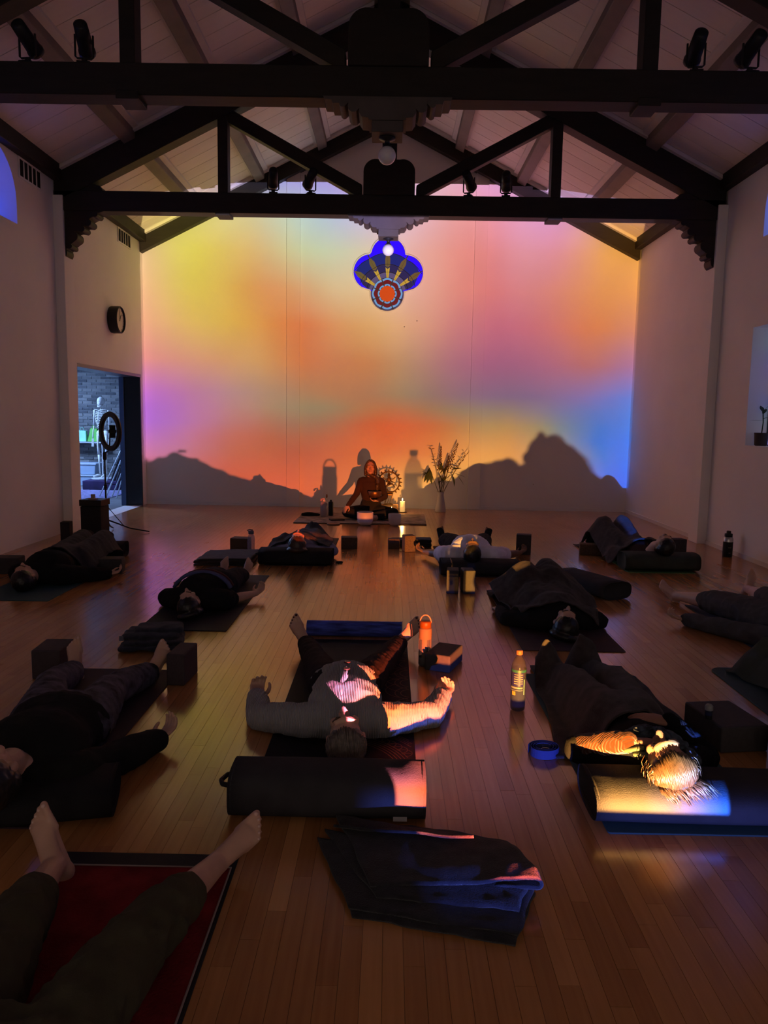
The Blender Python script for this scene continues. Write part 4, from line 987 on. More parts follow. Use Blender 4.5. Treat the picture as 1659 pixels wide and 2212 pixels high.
def figure(label, head, hip, arms, legs, skin=SKIN, s=1.0, girth=1.0, voxel=0.007, ratio=0.5, top=None, pants=None, hair=None, group='people lying on their mats',
           head_axis=None, head_roll=0.0, sleeve=1.0, pant_len=1.0, feet='bare', hands=True, chest_lift=0.0, name='person', face=True, nails=None, top_grow=0.014, pants_grow=0.012, top_wr=0.006, pants_wr=0.006, cuffs=None, sh_lift=0.0, low_top=0.0):
    """head/hip: centres; arms: [(elbow, wrist, hand_dir, palm_dir, curl, thumb)]x2 (-x side first); legs: [(knee, ankle, toe_dir)]x2"""
    head = np.array(head, float); hip = np.array(hip, float)
    ax = hip-head; ax[2] = 0; ax = unit(ax); lat = V3(ax[1], -ax[0], 0)
    L = np.linalg.norm((hip-head)[:2])
    T = lambda t, dx=0.0, z=0.0: V3(*(head[:2]+ax[:2]*L*t), 0)+lat*dx+V3(0, 0, z)
    g = girth
    nb = T(0.24, 0, head[2]*0.80+0.01)
    spine = [nb, T(0.36, 0, 0.105*s+sh_lift), T(0.52, 0, 0.118*g*s+chest_lift), T(0.76, 0, 0.105*g*s), V3(hip[0], hip[1], max(hip[2], 0.10*g*s))]
    srad = [(0.055*s, 0.052*s), (0.125*s*g, 0.078*s), (0.158*s*g, 0.112*s*g), (0.136*s*g, 0.098*s*g), (0.168*s*g, 0.108*s*g)]
    hips = [V3(*hip)+lat*e*0.085*s*g for e in (-1, 1)]
    shs = [T(0.36, e*0.165*s*g, 0.092*s+sh_lift) for e in (-1, 1)]
    hax = head_axis if head_axis is not None else (nb-head)*V3(1, 1, 0.6)
    R = head_frame(head, hax, head_roll)
    def trunk(v, gr=0.0, t0=0):
        v.limb(spine[t0:], srad[t0:], 20, 5, grow=gr)
    body = Vol(); body.limb([head+R @ V3(0, 0.06, 0.0)*s, nb], [0.052*s, 0.056*s], 14, 3)
    add_head(body, head, R, s); trunk(body)
    topv = Vol() if top is not None else None; pv = Vol() if pants is not None else None
    if topv is not None:
        topv.limb([spine[1]-ax*0.035*s]+spine[2:4]+[spine[3]+(spine[4]-spine[3])*(0.75+low_top)], [(0.115*s*g, 0.072*s)]+srad[2:4]+[(0.166*s*g, 0.110*s*g)], 20, 6, grow=top_grow)
    if pv is not None:
        pv.limb([spine[3]+(spine[4]-spine[3])*0.35, spine[4], spine[4]+ax*0.05*s], [(0.146*s*g, 0.10*s*g), (0.170*s*g, 0.110*s*g), (0.150*s*g, 0.098*s*g)], 20, 4, grow=pants_grow)
    for e, sh, arm in zip((-1, 1), shs, arms):
        if arm is None: continue
        el, wr, hd, pd, curl, th = arm
        el = np.array(el, float); wr = np.array(wr, float)
        inner = spine[1]+lat*e*0.06*s
        body.limb([inner, sh, sh+(el-sh)*0.5, el], [(0.07*s, 0.065*s), (0.058*s*g, 0.056*s*g), 0.044*s*g, 0.037*s*g], 14, 4)
        body.limb([el, el+(wr-el)*0.35, wr], [0.037*s*g, 0.036*s*g, 0.024*s], 12, 4)
        if hands: add_hand(body, wr, hd, pd, s*1.0, curl, th)
        if topv is not None:
            topv.limb([inner, sh, sh+(el-sh)*0.5]+([el] if sleeve > 0.45 else [sh+(el-sh)*0.62]), [(0.075*s, 0.068*s), (0.064*s*g, 0.060*s*g), 0.052*s*g]+[0.045*s*g if sleeve > 0.45 else 0.055*s*g], 14, 4, grow=top_grow*0.9)
            if sleeve > 0.6:
                w2 = el+(wr-el)*sleeve*0.97
                topv.limb([el, el+(w2-el)*0.5, w2], [0.044*s*g, 0.042*s*g, 0.031*s], 14, 4, grow=top_grow*0.8)
    ft = []; hems = []
    for e, hp, leg in zip((-1, 1), hips, legs):
        if leg is None: continue
        kn, an, toe = [np.array(q, float) for q in leg]
        hp0 = hp-ax*0.03*s
        body.limb([hp0, hp+(kn-hp)*0.45, kn], [(0.092*s*g, 0.090*s*g), (0.076*s*g, 0.074*s*g), 0.054*s*g], 16, 5)
        body.limb([kn, kn+(an-kn)*0.35, an], [0.053*s*g, 0.053*s*g, 0.034*s], 14, 5)
        inn = -lat*e
        sh_ = unit(an-kn)
        if feet == 'none': continue
        bl = foot(body, an, sh_, toe, inn, s); ft.append((e, an, sh_, toe, inn, bl))
        if pv is not None:
            pv.limb([hp0, hp+(kn-hp)*0.45, kn], [(0.100*s*g, 0.096*s*g), (0.082*s*g, 0.080*s*g), 0.062*s*g], 16, 5, grow=pants_grow)
            if pant_len > 0.05:
                e2 = kn+(an-kn)*pant_len
                pv.limb([kn, kn+(e2-kn)*0.4, e2], [0.061*s*g, 0.060*s*g, 0.046*s*g], 16, 5, grow=pants_grow)
                if cuffs: hems.append((e2, sh_, cuffs))
    org = V3(hip[0], hip[1], 0)
    o = body.fuse(name, skin, voxel, None, 3, tuple(org), ratio=ratio)
    tag(o, label, 'person', group)
    if face: face_marks(o, head, R, s, org)
    if topv is not None: topv.fuse(top[0], top[1], voxel*1.1, o, 4, tuple(org), wrinkle=top_wr, wscale=13, ratio=ratio, seed=head[0]*7)
    if pv is not None: pv.fuse(pants[0], pants[1], voxel*1.1, o, 4, tuple(org), wrinkle=pants_wr, wscale=14, ratio=ratio, seed=head[1]*5)
    for cz in hems: (Vol().limb([cz[0]-cz[1]*0.022, cz[0]+cz[1]*0.016], [cz[2], cz[2]], 18, 3)).fuse('trouser_cuff', pants[1], voxel, o, 3, tuple(org), wrinkle=0.004, wscale=20)
    if hair is not None:
        if hair[0] == 'locks':
            h = hair_cap('hair', hair[1], o, head, R, s, org, voxel); locks('hair_strands', hair[1], h, head, R, s*1.02, org, **hair[2])
        else: hair_cap('hair', hair[1], o, head, R, s, org, voxel, back=1.0 if hair[0] == 'long' else 0.0)
    if nails is not None:
        for (e, an, sh_, toe, inn, (ball, f, a, down)) in ft:
            for (off, ln, r) in ((0.030, 0.056, 0.0135), (0.011, 0.052, 0.0092), (-0.005, 0.046, 0.0086), (-0.020, 0.040, 0.0082), (-0.033, 0.033, 0.0080)):
                i_ = (0.030, 0.011, -0.005, -0.020, -0.033).index(off); p = ball+a*off*s*1.05+f*(ln-0.004-0.006*max(0, i_-1)-0.003)*s-down*(r*0.62)*s-org
                MB().ball(tuple(p), r*0.62*s, 8, 6).build('toenail', nails, o, smooth=True)
    return o, head, R, org, ft

# ------------------------------------------------------------------ cloth laid over things
def bvh_of(objs):
    V = []; F = []
    for o in objs:
        M = Matrix.Translation(o.location) @ o.rotation_euler.to_matrix().to_4x4() if o.parent is None else None
        if M is None:
            p = o.parent; M = Matrix.Translation(p.location) @ p.rotation_euler.to_matrix().to_4x4() @ Matrix.Translation(o.location) @ o.rotation_euler.to_matrix().to_4x4()
        if o.type != 'MESH': continue
        k = len(V); V += [M @ v.co for v in o.data.vertices]; F += [tuple(i+k for i in p.vertices) for p in o.data.polygons]
    return BVHTree.FromPolygons(V, F)
def tree_of(o):
    out = [o] if o.type == 'MESH' else []
    for c in o.children:
        if c.type == 'MESH': out.append(c)
    return out
def drape(name, label, group, corners, objs, m, nu=90, nv=110, slope=1.7, gap=0.014, wr=0.010, wscale=7.0, wdir=(1, 1), thick=0.007, seed=0.0, edge=0.03, base=0.006, smooth=4, cut=None, cat='blanket', hem=0.0):
    """corners: 4 xy points (near left, near right, far right, far left)"""
    B = bvh_of(objs)
    A = [np.array(c, float) for c in corners]
    xy = np.zeros((nv, nu, 2)); h = np.zeros((nv, nu))
    for j in range(nv):
        v = j/(nv-1)
        for i in range(nu):
            u = i/(nu-1)
            p = (A[0]*(1-u)+A[1]*u)*(1-v)+(A[3]*(1-u)+A[2]*u)*v
            e = min(u, 1-u, v, 1-v)
            wv = edge*max(0.0, 1-e*6)
            p = p+wv*np.array([mnoise.noise(Vector((p[0]*3+seed, p[1]*3, 1.7))), mnoise.noise(Vector((p[0]*3+seed, p[1]*3, 9.1)))])*1.6
            xy[j, i] = p
            hit = B.ray_cast(Vector((p[0], p[1], 3.0)), Vector((0, 0, -1)))
            h[j, i] = hit[0].z+gap if hit[0] is not None else base
    h0 = h.copy()
    du = np.linalg.norm(A[1]-A[0])/(nu-1); dv = np.linalg.norm(A[3]-A[0])/(nv-1); dd = math.hypot(du, dv)
    for it in range(60):
        g = h.copy()
        g[:, 1:] = np.maximum(g[:, 1:], h[:, :-1]-slope*du); g[:, :-1] = np.maximum(g[:, :-1], h[:, 1:]-slope*du)
        g[1:, :] = np.maximum(g[1:, :], h[:-1, :]-slope*dv); g[:-1, :] = np.maximum(g[:-1, :], h[1:, :]-slope*dv)
        g[1:, 1:] = np.maximum(g[1:, 1:], h[:-1, :-1]-slope*dd); g[:-1, :-1] = np.maximum(g[:-1, :-1], h[1:, 1:]-slope*dd)
        g[1:, :-1] = np.maximum(g[1:, :-1], h[:-1, 1:]-slope*dd); g[:-1, 1:] = np.maximum(g[:-1, 1:], h[1:, :-1]-slope*dd)
        if np.abs(g-h).max() < 1e-5: break
        h = g
    for it in range(smooth*2):
        q = np.pad(h, 1, mode='edge')
        h = (q[1:-1, 1:-1]*2+q[:-2, 1:-1]+q[2:, 1:-1]+q[1:-1, :-2]+q[1:-1, 2:])/6
        h = np.maximum(h, h0-0.004)
    verts = []
    for j in range(nv):
        for i in range(nu):
            x, y = xy[j, i]
            n1 = mnoise.noise(Vector((x*wscale*wdir[0]+seed, y*wscale*wdir[1], seed*0.7)))
            n2 = mnoise.noise(Vector((x*wscale*2.3*wdir[0]-seed, y*wscale*2.3*wdir[1], 4.0+seed)))
            w = wr*((1-2*abs(n1))*1.0+0.45*(1-2*abs(n2)))
            z = h[j, i]+max(w, -0.006)*(1.0 if h[j, i] > 0.03 else 0.5)
            e = min(i, nu-1-i, j, nv-1-j)
            if hem and e < 2: z += hem
            verts.append((x, y, max(z, 0.004)))
    faces = [(j*nu+i, j*nu+i+1, (j+1)*nu+i+1, (j+1)*nu+i) for j in range(nv-1) for i in range(nu-1) if not (cut and cut((i+0.5)/(nu-1), (j+0.5)/(nv-1)))]
    c = np.mean(np.array(corners), axis=0); org = Vector((c[0], c[1], 0))
    me = bpy.data.meshes.new(name); me.from_pydata([(a-org.x, b-org.y, z) for a, b, z in verts], [], faces)
    bm = bmesh.new(); bm.from_mesh(me); bmesh.ops.delete(bm, geom=[w for w in bm.verts if not w.link_faces], context='VERTS'); bm.to_mesh(me); bm.free()
    me.polygons.foreach_set('use_smooth', [True]*len(me.polygons))
    o = new_obj(name, me, m); o.location = org
    so = o.modifiers.new('thick', 'SOLIDIFY'); so.thickness = thick; so.offset = 1.0
    tag(o, label, cat, group)
    return o
# ================================================================== PRACTICE GEAR
def fabric(name, col, vary=0.15, vs=9, bump=0.25, bs=220, rough=0.95, sheen=0.0): return mat(name, col, rough, spec=0.15, vary=vary, vscale=vs, bump=bump, bscale=bs, sheen=sheen)
MT['char'] = fabric('charcoal_canvas', (0.040, 0.038, 0.042))
MT['char2'] = fabric('grey_canvas', (0.034, 0.031, 0.032))
MT['black_canvas'] = fabric('black_canvas', (0.018, 0.017, 0.019))
MT['green_canvas'] = fabric('green_grey_canvas', (0.050, 0.056, 0.045))
MT['block'] = mat('charcoal_foam', (0.045, 0.040, 0.042), 0.85, vary=0.1, vscale=40, bump=0.15, bscale=300)
MT['block_p'] = mat('plum_foam', (0.050, 0.036, 0.042), 0.85, vary=0.1, vscale=40, bump=0.15, bscale=300)
MT['block_c'] = mat('cork_block', (0.085, 0.05, 0.032), 0.8, vary=0.3, vscale=90, bump=0.15, bscale=200)
MT['teal'] = mat('teal_rubber', (0.030, 0.075, 0.085), 0.8, vary=0.08, vscale=20, bump=0.2, bscale=400)
MT['blue_mat'] = mat('slate_blue_rubber', (0.035, 0.055, 0.095), 0.8, vary=0.08, vscale=20, bump=0.2, bscale=400)
MT['brown_mat'] = mat('plum_brown_rubber', (0.060, 0.034, 0.036), 0.8, vary=0.08, vscale=20, bump=0.2, bscale=400)
MT['dark_mat'] = mat('black_rubber', (0.013, 0.012, 0.014), 0.75, vary=0.08, vscale=20, bump=0.2, bscale=400)
MT['plum_mat'] = mat('plum_rubber', (0.036, 0.018, 0.026), 0.75, vary=0.08, vscale=20, bump=0.2, bscale=400)
MT['green_mat'] = mat('green_rubber', (0.06, 0.16, 0.06), 0.8, vary=0.08, vscale=20)
MT['blue_print'] = mat('blue_wave_print', (0.05, 0.08, 0.42), 0.7, vary=0.75, vscale=7, stretch=(1, 6, 6))
MT['orange_print'] = mat('copper_print', (0.16, 0.07, 0.035), 0.6)
MT['wool'] = fabric('brown_wool', (0.046, 0.036, 0.036), vary=0.3, vs=25, bump=0.5, bs=260, sheen=0.12)
MT['wool_dk'] = fabric('black_wool', (0.022, 0.021, 0.026), vary=0.3, vs=25, bump=0.5, bs=260, sheen=0.12)
MT['wool_navy'] = fabric('navy_wool', (0.030, 0.032, 0.046), vary=0.3, vs=25, bump=0.5, bs=260, sheen=0.12)

def superring(w, h, n=28, e=2.9):
    out = []
    for k in range(n):
        t = 2*math.pi*k/n; c, s_ = math.cos(t), math.sin(t)
        out.append((w/2*math.copysign(abs(c)**(2/e), c), h/2*math.copysign(abs(s_)**(2/e), s_)))
    return out
def bolster(label, x, y, L, w, h, rz=0.0, m='char', z=0.0, handle=-1, group='bolsters'):
    t = thing('bolster', label, 'bolster', (x, y, z), rz, group)
    n = 28; ring = superring(w, h, n); xs = []; re = 0.035
    for k in range(7):
        a = math.pi/2*k/6; xs.append((-L/2+re*(1-math.sin(a)), 1-0.13*(1-math.sin(math.acos(min(1, max(0, math.cos(a))))))))
    prof = []
    for k in range(7):
        a = math.radians(90*k/6); prof.append((-L/2+re*(1-math.sin(a)), 1-(1-math.cos(math.pi/2-a))*0.22))
    for k in range(1, 12): prof.append((-L/2+re+(L-2*re)*k/12, 1.0+0.02*math.sin(math.pi*k/12)))
    prof += [(-a, b) for a, b in prof[:7][::-1]]
    b = MB(); vs = []
    for xx, sc in prof:
        for (p, q) in ring:
            jig = 0.004*mnoise.noise(Vector((xx*9+x, p*12, q*12+y)))
            vs.append((xx, p*sc*(1+jig), h/2+q*sc*(1+jig)+0.0))
    m_ = len(prof)
    fs = [(i*n+k, i*n+(k+1) % n, (i+1)*n+(k+1) % n, (i+1)*n+k) for i in range(m_-1) for k in range(n)]
    fs += [tuple(range(n-1, -1, -1)), tuple((m_-1)*n+k for k in range(n))]
    b.add(vs, fs).build('cover', m, t, smooth=True)
    for s in (-1, 1):
        MB().tube([(s*(L/2-0.012), p*0.965, h/2+q*0.965) for p, q in superring(w, h, 36)], 0.0045, 6, closed=True).build('piping', m, t, smooth=True)
        if s == handle:
            MB().tube([(s*(L/2-0.004), -0.05, h*0.62), (s*(L/2+0.03), -0.05, h*0.66), (s*(L/2+0.045), 0.0, h*0.60), (s*(L/2+0.03), 0.05, h*0.60), (s*(L/2-0.004), 0.05, h*0.60)], 0.009, 6).build('handle', 'blackmatte', t, smooth=True)
    return t
def rrect(w, l, r, n=5):
    out = []
    for cx, cy, a0 in ((w/2-r, -l/2+r, -90), (w/2-r, l/2-r, 0), (-w/2+r, l/2-r, 90), (-w/2+r, -l/2+r, 180)):
        for k in range(n+1):
            a = math.radians(a0+90*k/n); out.append((cx+r*math.cos(a), cy+r*math.sin(a)))
    return out
def yoga_mat(label, x0, x1, y0, y1, m, r=0.012, th=0.006, z=0.0, rz=0.0, group='yoga mats'):
    w, l = x1-x0, y1-y0
    o = MB().prism(rrect(w, l, r), 'z', 0.0, th).build('yoga_mat', m, bevel=0.0015, seg=1)
    o.location = ((x0+x1)/2, (y0+y1)/2, z); o.rotation_euler = (0, 0, rz)
    return tag(o, label, 'mat', group)
def block(label, x, y, sx, sy, sz, rz=0.0, m='block', z=0.0, group='yoga blocks', bev=0.009):
    o = MB().box((-sx/2, -sy/2, 0), (sx/2, sy/2, sz)).build('yoga_block', m, bevel=bev, seg=3)
    o.location = (x, y, z); o.rotation_euler = (0, 0, rz)
    return tag(o, label, 'block', group)
R_ = math.radians

# mats
red = MB().prism(rrect(0.60, 1.45, 0.008), 'z', 0.0, 0.004).build('yoga_towel', mat('red_towel', (0.20, 0.016, 0.020), 0.95, vary=0.45, vscale=6, bump=0.5, bscale=120, spec=0.1), bevel=0.001, seg=1)
red.location = (-0.785, 1.575, 0.0062); tag(red, 'dark red yoga towel with a pale piped edge under bare legs', 'towel')
MT['pale_edge'] = mat('pale_piping', (0.30, 0.25, 0.24), 0.9)
MB().tube([(0.298, -0.72, 0.005), (0.298, 0.722, 0.005), (-0.298, 0.722, 0.005)], 0.0032, 6).build('piping', 'pale_edge', red)
yoga_mat('black yoga mat showing as a strip past the dark red towel', -1.10, -0.475, 0.83, 2.38, 'dark_mat')
yoga_mat('plum yoga mat under the tie-dyed leggings', -1.80, -1.18, 2.52, 4.23, 'plum_mat')
m3 = yoga_mat('black yoga mat with copper line pattern under the person in the pale cardigan', -0.515, 0.135, 3.02, 4.90, 'dark_mat')
yoga_mat('slate teal yoga mat under the blonde person by the strap', 0.80, 1.44, 2.565, 4.28, 'teal')
yoga_mat('plum brown yoga mat under the long dark hair', 0.87, 1.53, 4.74, 6.48, 'brown_mat')
yoga_mat('slate blue yoga mat at the right edge under grey clothes', 2.40, 3.05, 4.30, 6.05, 'blue_mat')
yoga_mat('dark teal yoga mat with rounded corners at the right edge', 1.93, 2.58, 2.60, 4.46, 'teal', r=0.08)
yoga_mat('green yoga mat peeking out below a grey bolster by the wall', 2.36, 3.02, 7.38, 9.15, 'green_mat')
yoga_mat('dark yoga mat under the person in a white shirt', 0.52, 1.16, 7.02, 8.75, 'brown_mat')
yoga_mat('black yoga mat behind the bolster with a round dark head', -1.22, -0.60, 7.42, 9.20, 'dark_mat')
yoga_mat('black yoga mat under the person in a striped dark shirt', -1.70, -1.09, 5.05, 6.92, 'dark_mat')
yoga_mat('blue teal yoga mat under the person by the left wall', -3.25, -2.64, 5.80, 7.60, 'teal')
# blue printed end of the mat rolled up at the feet
t = thing('rolled_mat', 'blue wave patterned rolled mat end at bare feet', 'mat roll', (-0.215, 5.0, 0.0), 0)
sp = []
for k in range(40):
    a = k/39*4*math.pi; r = 0.022+0.018*k/39*1.6; sp.append((r*math.cos(a), 0.052+r*math.sin(a)))
outer = [(p[0], p[1]) for p in sp]; inner = [(p[0]*0.93, 0.052+(p[1]-0.052)*0.93) for p in sp][::-1]
MB().prism(outer+inner, 'x', -0.315, 0.315).build('roll', 'blue_print', t, smooth=False)
b = MB(); n = 24
b.add([(-0.32+0.64*i, 0.0518*math.cos(2*math.pi*k/n), 0.052+0.0518*math.sin(2*math.pi*k/n)) for i in (0, 1) for k in range(n)], [(k, (k+1) % n, n+(k+1) % n, n+k) for k in range(n)])
b.build('printed_face', 'blue_print', t, smooth=True)
MB().tube([(0.318, 0.0525*math.cos(2*math.pi*k/n), 0.052+0.0525*math.sin(2*math.pi*k/n)) for k in range(n)], 0.003, 5, closed=True).build('edge_binding', mat('grey_binding', (0.35, 0.35, 0.42), 0.8), t)
# copper line pattern on the centre mat
cx_, cy_ = -0.19, 3.96
pat = MB()
def arc_line(ox, oy, r, a0, a1, n=18, w=0.0022):
    pts = [(ox+r*math.cos(R_(a0+(a1-a0)*k/n)), oy+r*math.sin(R_(a0+(a1-a0)*k/n))) for k in range(n+1)]
    for p, q in zip(pts[:-1], pts[1:]):
        if min(p[0], q[0]) < -0.505-cx_ or max(p[0], q[0]) > 0.127-cx_: continue
        d = np.array(q)-np.array(p); L_ = np.linalg.norm(d); nn = np.array([-d[1], d[0]])/L_*w
        pat.add([(p[0]-nn[0], p[1]-nn[1], 0), (q[0]-nn[0], q[1]-nn[1], 0), (q[0]+nn[0], q[1]+nn[1], 0), (p[0]+nn[0], p[1]+nn[1], 0)], [(0, 1, 2, 3)])
for k in range(5): arc_line(-0.05, -0.95, 0.30+0.016*k, 20, 88)
for k in range(11):
    a = 22+6*k; arc_line(-0.05+0.37*math.cos(R_(a)), -0.95+0.37*math.sin(R_(a)), 0.035, a-110, a+110, 10)
for k in range(4): arc_line(-0.05, -0.95, 0.43+0.012*k, 18, 88)
for k in range(7): arc_line(0.33, -0.20+0.16*k, 0.06+0.0*k, 90, 270, 12)
for k in range(7): arc_line(0.33, -0.20+0.16*k, 0.09, 90, 270, 12)
for k in range(9): arc_line(0.30, 0.0+0.09*k, 0.11, 110, 250, 10)
pt = pat.build('line_pattern', 'orange_print', m3); pt.location = (cx_-m3.location.x, cy_-m3.location.y, 0.0064)

# bolsters
B3 = bolster('charcoal bolster across the floor before the person in the pale cardigan', -0.205, 2.705, 0.715, 0.235, 0.174, 0.0, 'char')
MB().box((0.24, -0.104, 0.012), (0.29, -0.100, 0.032)).build('care_label', mat('white_label', (0.5, 0.48, 0.5), 0.8), B3)
B4 = bolster('grey bolster under the blonde head, lit by the projector', 1.135, 2.735, 0.74, 0.31, 0.130, R_(-1.0), 'char2', 0.0065, handle=0)
B2 = bolster('black bolster under a head at the left edge', -1.36, 2.62, 0.74, 0.29, 0.13, R_(13), 'black_canvas', handle=0)
B7 = bolster('green grey bolster by the right wall under a tilted head', 2.71, 7.56, 0.74, 0.30, 0.17, R_(0), 'green_canvas', 0.0065, handle=0)
B8 = bolster('charcoal bolster with a tan strap under the person in a white shirt', 0.87, 7.18, 0.74, 0.28, 0.145, 0.0, 'char', 0.0, handle=0)
MB().tube([(-0.27, -0.142, 0.09), (-0.272, -0.10, 0.138), (-0.275, -0.02, 0.149)], 0.006, 6).build('strap', mat('tan_strap', (0.20, 0.13, 0.08), 0.8), B8)
B9 = bolster('black bolster under a round dark head near the clear bottle', -0.915, 7.55, 0.73, 0.30, 0.155, 0.0, 'black_canvas', handle=-1)
B5 = bolster('dark grey bolster lying askew on the bare floor', 1.76, 6.50, 0.66, 0.30, 0.15, R_(-64), 'char', handle=0)
B11 = bolster('black bolster under calves near the ring light', -3.0, 7.72, 0.60, 0.28, 0.16, R_(6), 'black_canvas', 0.0, handle=0)
BX = bolster('black cushion cut off by the right edge', 1.88, 3.28, 0.42, 0.28, 0.20, R_(62), 'black_canvas', handle=0)

# blocks
block('plum foam block standing at the outer side of a bare foot, left of the leggings', -1.875, 4.16, 0.155, 0.23, 0.165, R_(4), 'block_p')
block('plum foam block standing beside the bare toes, right of the leggings', -1.13, 4.10, 0.10, 0.23, 0.175, R_(-4), 'block_p')
block('charcoal foam block lying by the white flask, half lit orange', 0.345, 4.42, 0.155, 0.26, 0.10, R_(-22), 'block')
block('foam block standing on edge, left of the gapped pair', 0.555, 6.40, 0.10, 0.16, 0.20, R_(-6), 'block', group='pair of blocks')
block('foam block standing on edge, right of the gapped pair', 0.685, 6.40, 0.105, 0.16, 0.20, R_(4), 'block', group='pair of blocks')
block('charcoal block beside the blonde head, with a white cap on it', 1.585, 3.43, 0.23, 0.32, 0.12, R_(8), 'block')
block('black block beside the brown hand of the white shirt', 1.50, 8.36, 0.16, 0.12, 0.22, R_(-12), 'block')
block('brown block by the white-shirted person, its face lit orange', 0.23, 8.40, 0.125, 0.13, 0.18, R_(14), 'block_c')
block('small brown block leaning on the folded black blanket', 0.065, 8.58, 0.13, 0.10, 0.11, R_(2), 'block_c')
block('dark brown block left of the clear bottle', -1.63, 8.34, 0.20, 0.16, 0.13, R_(-6), 'block_c')
block('dark brown block alone between the bolster and the bowls', -0.44, 8.54, 0.18, 0.14, 0.13, R_(5), 'block_c')
block('brown block beside the blanketed knees near the right wall', 2.26, 8.40, 0.26, 0.14, 0.12, R_(-12), 'block_c')
block('dark green block behind the tilted head near the right wall', 3.14, 8.22, 0.16, 0.12, 0.22, R_(10), 'block')
block('black block at the open hand of the person by the left wall', -2.57, 6.95, 0.235, 0.16, 0.14, R_(8), 'block')
block('black block cut off by the left edge near a head', -3.47, 6.86, 0.235, 0.16, 0.15, R_(4), 'block')

# ================================================================== PEOPLE
T_ = lambda n, c, **k: (n, fabric(n+'_'+str(random.random())[2:6], c, **k))
HB = mat('brown_hair', (0.045, 0.026, 0.017), 0.45, spec=0.5, vary=0.3, vscale=60)
HBK = mat('black_hair', (0.010, 0.008, 0.007), 0.4, spec=0.5, vary=0.3, vscale=60)
HGR = mat('greying_hair', (0.16, 0.13, 0.11), 0.42, spec=0.5, vary=0.4, vscale=60)
SKIN4 = mat('skin_warm', (0.27, 0.135, 0.085), 0.55, spec=0.3, vary=0.08, vscale=14, bump=0.05, bscale=180)
HBL = mat('blonde_hair', (0.052, 0.027, 0.010), 0.38, spec=0.6, vary=0.45, vscale=70)
UP = (0, 0, 1)
PEOPLE = {}
# the lying person whose legs enter at the lower left
PEOPLE[1] = figure('person with bare feet in rolled olive trousers, lying at the lower left', (-0.80, 0.62, 0.10), (-0.80, 1.38, 0.10),
    [((-1.14, 1.15, 0.05), (-1.25, 1.40, 0.05), (-0.2, 1, 0.1), UP, 0.4, 1), ((-0.46, 1.15, 0.05), (-0.34, 1.38, 0.05), (0.2, 1, 0.1), UP, 0.4, -1)],
    [((-0.965, 1.83, 0.105), (-1.015, 2.20, 0.065), (-0.50, 0.18, 0.85)), ((-0.625, 1.83, 0.105), (-0.515, 2.24, 0.065), (0.72, 0.42, 0.55))],
    top=T_('shirt', (0.02, 0.02, 0.02)), pants=T_('trousers', (0.060, 0.054, 0.032)), hair=('cap', HB), pant_len=0.46, voxel=0.005, ratio=0.5, nails='nail', pants_grow=0.016, pants_wr=0.011, cuffs=0.066)
# left: black jumper and tie-dyed leggings
MT['tie'] = mat('tie_dye', (0.06, 0.055, 0.08), 0.9, vary=0.9, vscale=14, bump=0.3, bscale=120)
PEOPLE[2] = figure('person in a black jumper and tie-dyed leggings at the left edge', (-1.34, 2.46, 0.225), (-1.40, 3.18, 0.12),
    [((-1.72, 2.95, 0.06), (-1.80, 3.2, 0.05), (-0.1, 1, 0.1), UP, 0.3, 1), ((-1.115, 2.90, 0.065), (-0.985, 3.165, 0.055), (0.30, 0.9, 0.18), (-0.25, 0.1, 1), 0.55, -1)],
    [((-1.66, 3.63, 0.11), (-1.70, 4.02, 0.06), (-0.22, 0.25, 0.94)), ((-1.36, 3.63, 0.10), (-1.285, 4.02, 0.06), (0.34, 0.32, 0.88))],
    girth=1.15, top=T_('jumper', (0.012, 0.012, 0.012)), pants=('leggings', MT['tie']), hair=('cap', HBK), pant_len=0.93, voxel=0.005, ratio=0.5, head_roll=-0.4, pants_grow=0.006, nails='nail', top_grow=0.022)
# centre: pale ribbed cardigan
MT['rib'] = mat('ribbed_knit', (0.36, 0.35, 0.36), 0.95, spec=0.15, wave=(42, 0.8, 'X'), sheen=0.2)
PEOPLE[3] = figure('person in a pale ribbed cardigan with arms spread, centre of the floor', (-0.165, 3.10, 0.105), (-0.205, 3.74, 0.11),
    [((-0.585, 3.43, 0.060), (-0.640, 3.665, 0.065), (-0.15, 0.9, 0.25), (0.35, -0.35, 1), 0.95, 1), ((0.215, 3.50, 0.055), (0.290, 3.765, 0.050), (0.38, 0.88, 0.08), (-0.35, -0.25, 1), 0.85, -1)],
    [((-0.405, 4.20, 0.095), (-0.500, 4.60, 0.070), (-0.50, 0.10, 0.86)), ((-0.005, 4.22, 0.090), (0.085, 4.66, 0.070), (0.68, 0.10, 0.68))],
    top=('cardigan', MT['rib']), pants=T_('leggings', (0.022, 0.016, 0.018)), hair=('locks', HGR, dict(n=200, seed=5, rad=0.0022, start=32)), pant_len=0.93, voxel=0.005, ratio=0.6,
    head_roll=-0.10, pants_grow=0.005, nails='nail_dark', top_grow=0.020, top_wr=0.007, low_top=0.15, girth=0.97, chest_lift=0.008)
p3 = PEOPLE[3][0]; o3 = PEOPLE[3][3]
for k, (x, y, z) in enumerate(((-0.185, 3.50, 0.276), (-0.192, 3.66, 0.256))):
    b = MB().lathe([(0.0, 0.004), (0.012, 0.0045), (0.0165, 0.003), (0.017, 0.0), (0.012, -0.004)], 16, cap=False).build('button', mat('horn_button', (0.05, 0.022, 0.012), 0.35), p3, smooth=True)
    b.location = (x-o3[0], y-o3[1], z)
MB().tube([(-0.20-o3[0], 3.32-o3[1], 0.205), (-0.195-o3[0], 3.45-o3[1], 0.252), (-0.205-o3[0], 3.60-o3[1], 0.242), (-0.215-o3[0], 3.76-o3[1], 0.212)], [0.014, 0.020, 0.020, 0.014], 8).build('button_band', MT['rib'], p3, smooth=True)
